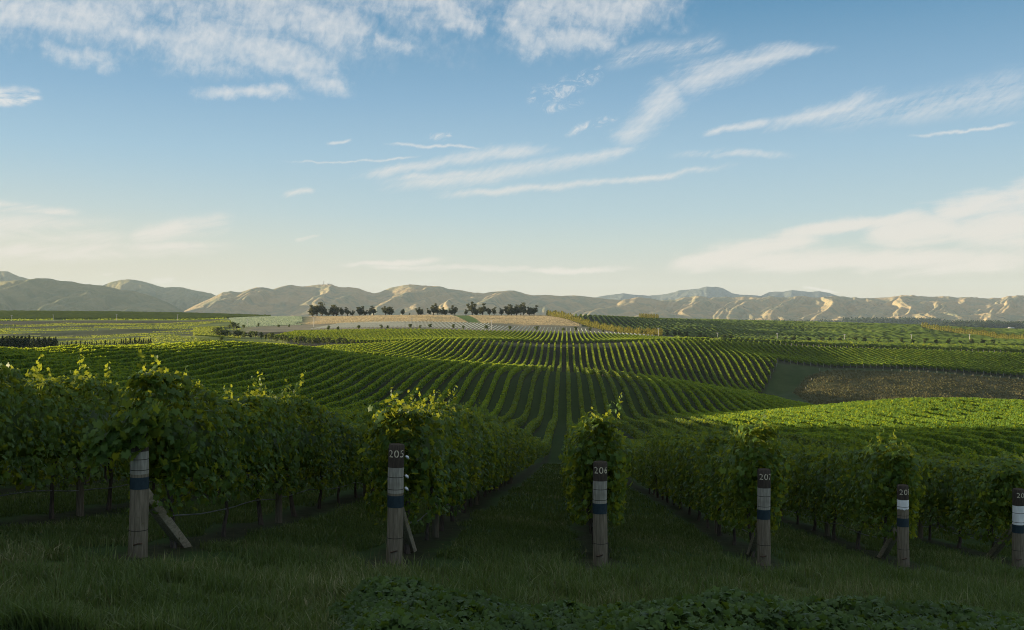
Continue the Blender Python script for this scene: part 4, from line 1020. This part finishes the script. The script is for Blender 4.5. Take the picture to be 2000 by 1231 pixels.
def trees():
    HD = 1075
    k_ = HD / FPX
    e = [(611, 22), (619, 25), (628, 22), (637, 12), (642, 9), (651, 22), (657, 20), (668, 15), (679, 16), (688, 10), (703, 19), (714, 10), (722, 11), (730, 17), (753, 16), (760, 17), (765, 14), (787, 11), (800, 4), (817, 14), (821, 12),
         (838, 12), (846, 20), (855, 15), (863, 14), (870, 12), (881, 12), (889, 17), (910, 11), (922, 24), (931, 13), (943, 21), (956, 13), (965, 15), (980, 13), (992, 20), (999, 20), (1008, 19), (1017, 23), (1022, 20), (1034, 17), (1043, 18)]
    scatter('eucalyptus', 'euc', 5, 12.0, M['euc'], M['bark'], [(px_, HD + (k % 3) * 7, h * k_ * 1.12) for k, (px_, h) in enumerate(e)], 'eucalypts along the dry rise', 'tree',
            lambda k, n: 'dark eucalypt on the skyline of the dry rise, %s from the left' % ordi(k + 1), (1.2, 1.65))
    # yellow green windbreak that runs down the edge of the vineyard
    w = []
    path = [(1069, 1070, 6.2), (1100, 1000, 6.8), (1140, 880, 6.2), (1180, 810, 5.6), (1215, 770, 5.2), (1262, 745, 5.2), (1293, 735, 5.4)]
    P_ = np.array(path, float)
    for q in np.linspace(0, 1, 62):
        f = q * (len(P_) - 1); a = int(min(f, len(P_) - 2)); v = P_[a] + (P_[a + 1] - P_[a]) * (f - a); w.append((v[0], v[1], v[2] * (1 + .12 * math.sin(q * 90))))
    scatter('poplar', 'pop', 4, 5.0, M['pop'], M['bark'], w, 'yellow green windbreak beside the dry slope', 'tree', lambda k, n: 'yellow-green windbreak poplar beside the dry slope, %s from its upper end' % ordi(k + 1))
    w = []
    P_ = np.array([(1802, 1290, 9), (1850, 1180, 8.6), (1905, 1060, 8.2), (1950, 960, 7.4), (1990, 885, 6.6), (2040, 830, 6.4)], float)
    for q in np.linspace(0, 1, 54):
        f = q * (len(P_) - 1); a = int(min(f, len(P_) - 2)); v = P_[a] + (P_[a + 1] - P_[a]) * (f - a); w.append((v[0], v[1], v[2] * (1 + .1 * math.sin(q * 70))))
    scatter('poplar', 'pop', 3, 5.0, M['pop'], M['bark'], w, 'yellow green windbreak on the right', 'tree', lambda k, n: 'yellow-green windbreak poplar at the right edge, %s from its far end' % ordi(k + 1))
    w = [(1250 + q * 3.2, 1150 + q * 3, 7) for q in range(12)]
    scatter('poplar', 'pop', 2, 5.0, M['pop'], M['bark'], w, 'short windbreak on the vineyard skyline', 'tree', lambda k, n: 'poplar of the short windbreak on the vineyard skyline, %s from the left' % ordi(k + 1))
    # dark conifers below the left plateau
    w = [(q * 2.75 - 20, 470 + (q % 2) * 3, 6.0 + .9 * math.sin(q * 2.3)) for q in range(29)]
    w += [(62 + q * 2.9, 486 + (q % 2) * 3, 5.0 + .9 * math.sin(q * 1.7)) for q in range(18)] + [(118 + q * 4.4, 500, 2.6 + .8 * math.sin(q * 2.9) + (1.2 if q > 26 else 0)) for q in range(41)]
    scatter('conifer', 'con', 5, 6.0, M['con'], M['bark'], w, 'dark conifer shelterbelt in the left valley', 'tree', lambda k, n: 'dark conifer of the shelterbelt in the left valley, %s from the left' % ordi(k + 1), (.8, 1.2))
    scatter('conifer', 'con', 1, 7.0, M['con'], M['bark'], [(58, 330, 4.0)], 'lone tree', 'tree', lambda k, n: 'broad dark conifer standing alone in front of the shelterbelt', (1.5, 1.51))
    # gully shrubs from the lit knob to the second hill
    w = []
    P_ = np.array([(424, 640, 6), (440, 640, 5), (470, 640, 4.5), (520, 610, 5), (570, 580, 4.5), (610, 560, 4.5), (650, 545, 4), (690, 530, 3.6)], float)
    rg = np.random.default_rng(2)
    for q in np.linspace(0, 1, 46):
        f = q * (len(P_) - 1); a = int(min(f, len(P_) - 2)); v = P_[a] + (P_[a + 1] - P_[a]) * (f - a); w.append((v[0] + rg.normal(0, 2), v[1] + rg.normal(0, 5), v[2] * rg.uniform(.8, 1.25)))
    scatter('gully_tree', 'bush', 4, 5.0, M['shrub'], M['bark'], w, 'scrubby trees along the left gully', 'tree', lambda k, n: 'scrubby gully tree below the young vines, %s from the left' % ordi(k + 1))
    w = [(456, 780, 8), (448, 790, 5), (462, 785, 6), (475, 800, 4.5), (430, 720, 6), (505, 840, 4), (545, 800, 3.4), (565, 790, 3.4), (395, 520, 3.5), (405, 515, 3.5), (432, 560, 4), (385, 505, 3)]
    scatter('leafy_tree', 'bush', 3, 5.0, M['shrub'], M['bark'], w, 'loose trees by the lit knob', 'tree', lambda k, n: 'olive tree near the sunlit knob, %s of twelve' % ordi(k + 1))
    w = [(240, 525, 5), (262, 526, 4.6), (278, 527, 4.3), (294, 529, 4.4)]
    # small trees along the farm road
    pxs = [642, 660, 700, 745, 757, 800, 820, 840, 884, 905, 950, 997, 1048, 1100, 1126, 1152, 1178, 1203, 1254]
    w = [(p, 716 + (p - 1000) * .06 + 14, 3.2 + 1.4 * abs(math.sin(p))) for p in pxs]
    scatter('roadside_shrub', 'bush', 3, 4.0, M['shrub'], M['bark'], w, 'shrubs along the farm road below the dry slope', 'shrub', lambda k, n: 'round dark shrub by the road below the dry slope, %s from the left' % ordi(k + 1))
    pxs = [1304, 1318, 1328, 1342, 1367, 1378, 1392, 1415, 1427, 1462, 1486, 1510, 1534, 1550, 1580, 1604, 1622, 1640, 1671, 1688, 1716, 1740, 1761, 1783, 1806, 1829, 1852, 1875, 1898, 1920, 1941]
    w = [(p, 735, 4.0 + 2.2 * abs(math.sin(p * 1.3))) for p in pxs]
    scatter('roadside_tree', 'bush', 3, 5.0, M['shrub'], M['bark'], w, 'small trees along the road on the right', 'tree', lambda k, n: 'small round roadside tree behind the second hill, %s from the left' % ordi(k + 1))
    # the dark wood on the plain and loose trees there
    rg = np.random.default_rng(12); mb = MB()
    for (p0, p1, D0, D1, hh) in [(1432, 1640, 4300, 4600, 34), (1650, 1835, 4200, 4650, 42), (1700, 1960, 4000, 4150, 22), (1840, 1952, 3300, 3380, 26), (1345, 1395, 4300, 4500, 30), (1900, 2080, 3200, 3300, 22), (1960, 2100, 3900, 4300, 26), (1260, 1340, 4300, 4400, 18), (1760, 1900, 3000, 3060, 14)]:
        n = int((p1 - p0) * 1.7)
        for q in range(n):
            px_ = rg.uniform(p0, p1); D = rg.uniform(D0, D1); x, y = world_of(px_, D); h = hh * rg.uniform(.55, 1.1)
            z = float(615.5 - np.interp(D, [2200, 5000], [643, 640])) / FPX * D + CZ
            v, f = kites(np.array([x, y, z]) + rg.normal(0, 1, (26, 3)) * [h * .28, h * .28, 0] + np.stack([0 * np.arange(26), 0 * np.arange(26), h * np.linspace(.05, 1, 26)], 1), rg.normal(0, 1, (26, 3)) + [0, 0, .4], rg.normal(0, 1, (26, 3)), h * .34 * np.linspace(1.1, .5, 26)); mb.add(v, [f])
    tag(mb.build('pine_forest', M['con']), 'dark pine wood on the plain at the foot of the right hills', None, None, 'stuff')
trees()

# ---------------------------------------------------------------- young vines, poles, buildings
def young_vines():
    k = 0
    for i in range(-64, 22, 1):
        x = rowX(i) * 1.12
        px_lo = 565
        ys = np.arange(745, 852, 2.2)
        if i > 6: ys = np.arange(738, 772 - (i - 6) * .6, 2.2)
        elif i > -22: ys = np.arange(740, 818, 2.2)
        if len(ys) < 3: continue
        z = zground(np.full(len(ys), x), ys, False); mb = MB(); w = .085; h = .62
        for q in range(4):
            pass
        n = len(ys); c = np.stack([np.full(n, x), ys, z], 1)
        ring = np.array([(-w, -w), (w, -w), (w, w), (-w, w)])
        V = np.concatenate([np.concatenate([c + [a, b, -.1] for a, b in ring]), np.concatenate([c + [a, b, h] for a, b in ring])])
        idx = lambda r, t_: (t_ * 4 + r) * n + np.arange(n)
        F = [np.stack([idx(r, 0), idx((r + 1) % 4, 0), idx((r + 1) % 4, 1), idx(r, 1)], 1) for r in range(4)] + [np.stack([idx(0, 1), idx(1, 1), idx(2, 1), idx(3, 1)], 1)]
        F.append(np.stack([idx(2, 1)[:-1], idx(1, 1)[:-1] + 0, idx(0, 1)[1:], idx(3, 1)[1:]], 1))
        k += 1
        tag(mesh_obj('young_vine_line', V, [np.concatenate(F)], M['guard']), 'line of young vines in pale guards below the dry slope, %s from the left' % ordi(k), 'young vines', 'lines of young vines in pale guards')
young_vines()
def poles():
    root = thing('power_pole', (0, 0, 0))
    mb = MB(); mb.tube([(0, 0, -.5), (0, 0, 4), (0, 0, 8)], [.26, .22, .17], 8); mb.build('pole', M['concrete'], root, True)
    mb = MB(); mb.box((0, 0, 7.5), (2.4, .22, .24)); mb.build('crossarm', M['concrete'], root)
    for sx in (-1.05, -.35, .35, 1.05):
        mb = MB(); mb.tube([(sx, 0, 7.62), (sx, 0, 7.74), (sx, 0, 7.9)], [.05, .10, .06], 6); mb.build('insulator', M['white'], root)
    L = [(23, 1150, 7), (104, 1150, 7), (228, 1152, 7), (347, 1154, 7), (483, 880, 6), (539, 860, 5), (613, 800, 7.5), (803, 745, 7), (960, 745, 7), (1286, 735, 6), (1402, 760, 6.2), (1518, 770, 6.6), (1650, 790, 6.6), (1780, 800, 6.6), (1894, 810, 6.6)]
    for k, (px_, D, h) in enumerate(L):
        x, y = world_of(px_, D); o = root if k == 0 else copy_tree(root, (0, 0, 0))
        o.location = (x, y, float(zground(x, y))); o.scale = (h / 8,) * 3; o.rotation_euler = (0, 0, .5 if k % 2 else .35)
        tag(o, 'pale power pole with a crossarm on the farm land, %s from the left' % ordi(k + 1), 'pole', 'pale power poles')
poles()
def house(px_, D, w, d, h, lab, py=None, name='farm_shed', roof=None, tower=False):
    x, y = world_of(px_, D); z = float(zground(x, y)) if py is None else CZ + D * (615.5 - py) / FPX
    root = thing(name, (x, y, z), .3)
    mb = MB(); mb.box((0, 0, h / 2 - .6), (w, d, h + 1.2)); mb.build('wall', M['white'], root)
    mb = MB(); rh = d * .28; o_ = .5
    V = [(-w / 2 - o_, -d / 2 - o_, h), (w / 2 + o_, -d / 2 - o_, h), (w / 2 + o_, d / 2 + o_, h), (-w / 2 - o_, d / 2 + o_, h), (-w / 2 - o_, 0, h + rh), (w / 2 + o_, 0, h + rh)]
    mb.add(V, [[[0, 1, 5, 4], [2, 3, 4, 5], [0, 3, 2, 1]], [[0, 4, 3], [1, 2, 5]]]); mb.build('roof', M['roof'], root)
    mb = MB(); mb.box((0, -d / 2 - .05, h * .4), (w * .22, .1, h * .8)); mb.build('door', M['groove'], root)
    tag(root, lab, 'building')
house(1456, 4700, 26, 14, 9, 'small white farm house on the plain below the right hills', name='farm_house')
house(1679, 3600, 20, 9, 5, 'low white shed on the plain in front of the dark wood')
house(1975, 2900, 18, 8, 5, 'pale shed among trees near the right edge')
def mast():
    x, y, z = world_of(632, 6600, 556.2); root = thing('radio_mast', (x, y, z))
    mb = MB()
    for sx, sy in ((-1.6, -1.6), (1.6, -1.6), (1.6, 1.6), (-1.6, 1.6)): mb.tube([(sx, sy, -6), (sx * .6, sy * .6, 12), (sx * .3, sy * .3, 24)], .5, 5)
    for zz in (3, 8, 13, 18):
        q = 1.6 * (1 - zz / 34)
        for a, b in (((-q, -q), (q, -q)), ((q, -q), (q, q)), ((q, q), (-q, q)), ((-q, q), (-q, -q))): mb.tube([(*a, zz), ((a[0] + b[0]) / 2, (a[1] + b[1]) / 2, zz + 1.2), (*b, zz + 2.5)], .3, 4)
    mb.build('tower', M['concrete'], root)
    mb = MB(); mb.tube([(-2, -1, 19), (-3.4, -1.6, 19), (-4.0, -1.9, 19)], [1.2, 2.4, 2.6], 10); mb.tube([(2, -1, 13), (3.2, -1.6, 13), (3.6, -1.9, 13)], [1.0, 2.0, 2.2], 10); mb.build('dish', M['white'], root)
    tag(root, 'radio mast with dishes on the crest of the tan range', 'mast')
    house(641, 6600, 22, 10, 5, 'hut beside the radio mast on the crest', 556.6, 'mast_hut')
mast()

# ---------------------------------------------------------------- grass and weeds of the headland
def grass():
    rg = np.random.default_rng(31)
    def blades(n, x, y, h, w, name, mat, lab, bend=.5):
        z = zground(x, y) - .01
        a = rg.uniform(0, 6.283, n); dx, dy = np.cos(a), np.sin(a); b = rg.uniform(0, 6.283, n); lean = bend * h * rg.random(n) ** 1.3
        p0 = np.stack([x, y, z], 1); wv = np.stack([dx * w, dy * w, 0 * w], 1)
        lv = np.stack([np.cos(b) * lean, np.sin(b) * lean, 0 * lean], 1)
        m_ = p0 + lv * .35 + np.stack([0 * h, 0 * h, h * .55], 1); e = p0 + lv + np.stack([0 * h, 0 * h, h * (1 - .25 * (lean / h) ** 2)], 1)
        V = np.stack([p0 - wv, p0 + wv, m_ + wv * .8, m_ - wv * .8, e], 1).reshape(-1, 3); k = np.arange(n) * 5
        return V, np.stack([k, k + 1, k + 2, k + 3], 1), np.stack([k + 3, k + 2, k + 4], 1)
    # headland strip
    n = 260000
    D = 7.2 + 16 * rg.random(n) ** 1.35; u = rg.uniform(-.58, .58, n)
    x = D * (-SP + u * CP); y = D * (CP + u * SP)
    ii = (x - .675 + .19) / 2.7; hy = np.where(ii >= -2, np.interp(ii, [-2, -1, 0, 1, 2, 3, 40], [11.19, 12.8, 14.45, 16.19, 17.64, 19.39, 72]), 11.19 + 1.5 * (ii + 2))
    dd = np.abs(ii - np.round(ii)) * 2.7
    inrow = (y > hy - .35 - .3 * vnoise(x, y, 71))
    keep = ~((inrow & (dd < .38 + .5 * (vnoise(x * 1.5, y * 1.5, 72) - .5)))) & (vnoise(x / .35, y / .35, 73) > .22)
    keep &= ~((y > hy - 1.0) & (y < hy + .2) & (dd < .55) & (vnoise(x * 2, y * 2, 74) > .35))
    for (i_, px__, D__, t__) in POSTS:
        ax, ay = world_of(px__, D__); rr_ = 1.0 if i_ in (-2, -1) else .6
        keep &= ((x - ax - .15) / (.95 * rr_)) ** 2 + ((y - ay - .25) / (.75 * rr_)) ** 2 > .55 + .9 * vnoise(x / .3, y / .3, 78)
    x, y, hy, dd = x[keep], y[keep], hy[keep], dd[keep]; n = len(x)
    aisle = y > hy + .5
    patch = fbm(x / 1.6, y / 1.6, 75, 3)
    tuft = vnoise(x / .28, y / .28, 76)
    h = np.where(aisle, .06 + .07 * rg.random(n), (.06 + .19 * rg.random(n) ** 1.4) * (.35 + 1.1 * patch) * (.5 + .9 * tuft))
    w = .004 + .005 * rg.random(n)
    # the mown grass of the alleys farther down
    m_ = 90000; D2 = 19 + 60 * rg.random(m_) ** 1.5; u2 = rg.uniform(-.30, .45, m_); x2 = D2 * (-SP + u2 * CP); y2 = D2 * (CP + u2 * SP)
    i2 = (x2 - .675 + .19 * np.exp(-np.maximum(y2 - 14, 0) / 60)) / 2.7; k2 = np.abs(i2 - np.round(i2)) * 2.7 > .50 + .35 * (vnoise(x2, y2, 79) - .5); x2, y2, D2 = x2[k2], y2[k2], D2[k2]
    x = np.concatenate([x, x2]); y = np.concatenate([y, y2]); h = np.concatenate([h, .06 + .08 * rg.random(len(x2))]); w = np.concatenate([w, .0006 * D2]); n = len(x)
    V, Q, T = blades(n, x, y, h, w, 'g', M['grass'], '', .95)
    tag(mesh_obj('grass', V, [T, Q], M['grass']), 'rough dark green grass of the headland', None, None, 'stuff')
    # tall seed stems
    n = 1800; D = 8 + 9.5 * rg.random(n); u = rg.uniform(-.55, .55, n); x = D * (-SP + u * CP); y = D * (CP + u * SP)
    ii = (x - .675 + .19) / 2.7; hy = np.interp(ii, [-8, -2, -1, 0, 1, 2, 3, 40], [2.2, 11.19, 12.8, 14.45, 16.19, 17.64, 19.39, 72])
    keep = (y < hy + .1) & (fbm(x / 1.3, y / 1.3, 81, 2) > .48); x, y = x[keep], y[keep]; n = len(x)
    h = .22 + .26 * rg.random(n); V1, Q1, T1 = blades(n, x, y, h, np.full(n, .0022), 's', None, '', .45)
    tip = V1.reshape(-1, 5, 3)[:, 4]
    V2, Q2 = kites(tip, rg.normal(0, 1, (n, 3)), np.tile([0, 0, 1.], (n, 1)) + rg.normal(0, .3, (n, 3)), .022 + .02 * rg.random(n), .3)
    tag(mesh_obj('seed_stems', np.concatenate([V1, V2]), [T1, np.concatenate([Q1, Q2 + len(V1)])], M['tuss']), 'pale seed stems standing above the grass', None, None, 'stuff')
    # broad leaved plants along the bottom of the picture
    n = 80000
    px_ = rg.uniform(560, 2250, n); edge = np.interp(px_, [560, 700, 900, 1100, 1250, 1400, 1600, 1800, 2200], [1240, 1198, 1190, 1205, 1170, 1152, 1148, 1152, 1160])
    D = rg.uniform(6.3, 9.4, n); u = (px_ - 1000) / FPX; x = D * (-SP + u * CP); y = D * (CP + u * SP); zg = zground(x, y)
    hmax = np.clip(.52 + .46 * (fbm(x / .7, y / .7, 91, 3) - .5) - sstep(D, 8.2, 9.3) * .45, 0, 1)
    lim = CZ - D * (edge - 615.5) / FPX - zg
    hmax = np.clip(hmax, 0, 1) * sstep(px_, 600, 760) * (.75 + .25 * sstep(px_, 1150, 1350))
    keep = hmax > .06; x, y, zg, hmax, D = x[keep], y[keep], zg[keep], hmax[keep], D[keep]; n = len(x)
    z = zg + hmax * rg.random(n) ** .45
    c = np.stack([x, y, z], 1); nrm = np.stack([0 * x, -.35 + 0 * x, 1 + 0 * x], 1) + rg.normal(0, .6, (n, 3)); tip = rg.normal(0, 1, (n, 3)) * [1, 1, .6]
    V, F = lobed(c, nrm, tip, rg.uniform(.04, .078, n))
    tag(mesh_obj('leafy_ground_cover', V, [F], M['weed']), 'low mass of broad dark leaves along the bottom edge', None, None, 'stuff')
    # dry tussock on the bank beyond the right field
    n = 60000; px_ = rg.uniform(1545, 2120, n); D = rg.uniform(250, 400, n); x, y = world_of(px_, D); ii = (x - .675) / 2.7
    keep = (sstep(ii, 25, 30) > .5) & (px_ > np.interp(D, [300, 320, 335, 350, 370, 385, 395, 402], [1620, 1590, 1562, 1548, 1552, 1572, 1600, 1640])); x, y = x[keep], y[keep]; n = len(x); z = zground(x, y)
    h = .22 + .5 * rg.random(n) ** 2
    V, F = kites(np.stack([x, y, z + h * .35], 1), rg.normal(0, 1, (n, 3)) + [0, -.6, .4], np.tile([0, 0, 1.], (n, 1)) + rg.normal(0, .5, (n, 3)), h, .9)
    tag(mesh_obj('dry_tussock', V, [F], M['tuss']), 'rough dry grass on the shaded bank', None, None, 'stuff')
grass()
def meadow():
    rg = np.random.default_rng(77)
    def tufts(n, p0, p1, D0, D1, keep, h, mat, name, lab):
        px_ = rg.uniform(p0, p1, n); D = rg.uniform(D0 ** 2, D1 ** 2, n) ** .5; x, y = world_of(px_, D); k = keep(px_, D, x, y); x, y = x[k], y[k]; n = len(x)
        z = zground(x, y); hh = h * rg.uniform(.5, 1.3, n)
        V, F = kites(np.stack([x, y, z + hh * .4], 1), np.concatenate([rg.normal(0, 1, (n, 2)), rg.normal(0, .3, (n, 1))], 1), np.tile([0, 0, 1.], (n, 1)) + rg.normal(0, .3, (n, 3)), hh, 1.5)
        tag(mesh_obj(name, V, [F], mat), lab, None, None, 'stuff')
    tufts(70000, 585, 1132, 850, 1082, lambda p, D, x, y: ~((p > 876 + (1085 - D) * .17) & (p < 914 + (1085 - D) * .12)) & (p < np.interp(D, [735, 880, 1000, 1070], [1270, 1136, 1096, 1066])) & (p > 590 + 50 * vnoise(D / 40, 0 * D, 3)) & (D > 852 + 14 * vnoise(p / 40, 0 * D, 4)) & (fbm(x / 60, y / 25, 31, 4) < .60 + .2 * rg.random(len(p))), .55, M['straw'], 'dry_grass', 'pale dry grass on the slope below the eucalypts')
    tufts(60000, -90, 470, 300, 1010, lambda p, D, x, y: (fbm(x / 80, y / 30, 62, 4) > .45) & (D > 262 + 60 * (p < 60)) & (fbm(x / 120, y / 50, 61, 4) < .56), .6, M['pasture'], 'pasture_grass', 'sunlit pasture in the left valley')
    tufts(70000, -120, 446, 1165, 1900, lambda p, D, x, y: (p < 445 - (D - 1165) * .02) & (fbm(x / 40, y / 60, 66, 2) + .25 * rg.random(len(p)) > .5), 1.5, M['plateau'], 'plateau_vineyard', 'bright green vineyard on the left plateau')
    tufts(26000, 448, 590, 850, 1120, lambda p, D, x, y: (p > 445 + (1120 - D) * .05) & (p < 570 + 30 * vnoise(D / 40, 0 * D, 3)), .7, M['netting'], 'netted_vines', 'pale green young vines left of the dry slope')
    tufts(9000, 372, 440, 600, 850, lambda p, D, x, y: np.abs(p - 408) < 30, .9, M['pasture'], 'meadow_grass', 'bright grass on the small sunlit knob')
M['netting'] = leaf_mat('pale_vine', [(0, (.20, .27, .17)), (.6, (.28, .35, .24)), (1, (.36, .42, .30))], tf=.35, trans=(.42, .48, .32), patch=25, rough=.9, spec=.05)
M['plateau'] = leaf_mat('plateau_vine', [(0, (.08, .13, .022)), (.6, (.14, .19, .03)), (1, (.20, .24, .04))], tf=.45, trans=(.42, .48, .03), patch=25, rough=.8, spec=.1)
M['straw'] = leaf_mat('straw', [(0, (.34, .275, .165)), (.6, (.47, .39, .245)), (1, (.58, .49, .32))], tf=.32, trans=(.50, .42, .25), patch=25, rough=.9, spec=.05)
M['pasture'] = leaf_mat('pasture', [(0, (.11, .15, .03)), (.6, (.18, .22, .045)), (1, (.27, .28, .07))], tf=.4, trans=(.38, .42, .05), patch=25, rough=.9, spec=.05)
meadow()

# ---------------------------------------------------------------- the air
def haze():
    m_, t = new_mat('haze'); v = t.node('ShaderNodeVolumePrincipled')
    v.inputs['Color'].default_value = (.62, .80, 1.0, 1); v.inputs['Density'].default_value = HAZE; v.inputs['Anisotropy'].default_value = .0
    o_ = t.node('ShaderNodeOutputMaterial'); t.l.new(v.outputs[0], o_.inputs['Volume'])
    zmin = min((o.matrix_world @ Vector(c)).z for o in bpy.data.objects if o.type == 'MESH' and o.get('kind') == 'structure' for c in o.bound_box)
    zmax = max((o.matrix_world @ Vector(c)).z for o in bpy.data.objects if o.type == 'MESH' and o.get('kind') == 'structure' for c in o.bound_box)
    mb = MB(); mb.box((0, 0, (zmin - 1 + zmax + 15) / 2), (27000, 27000, zmax + 15 - zmin + 1)); o = mb.build('haze', m_); tag(o, 'thin evening haze', None, None, 'stuff')
HAZE = 3.3e-5
bpy.context.view_layer.update()
haze()
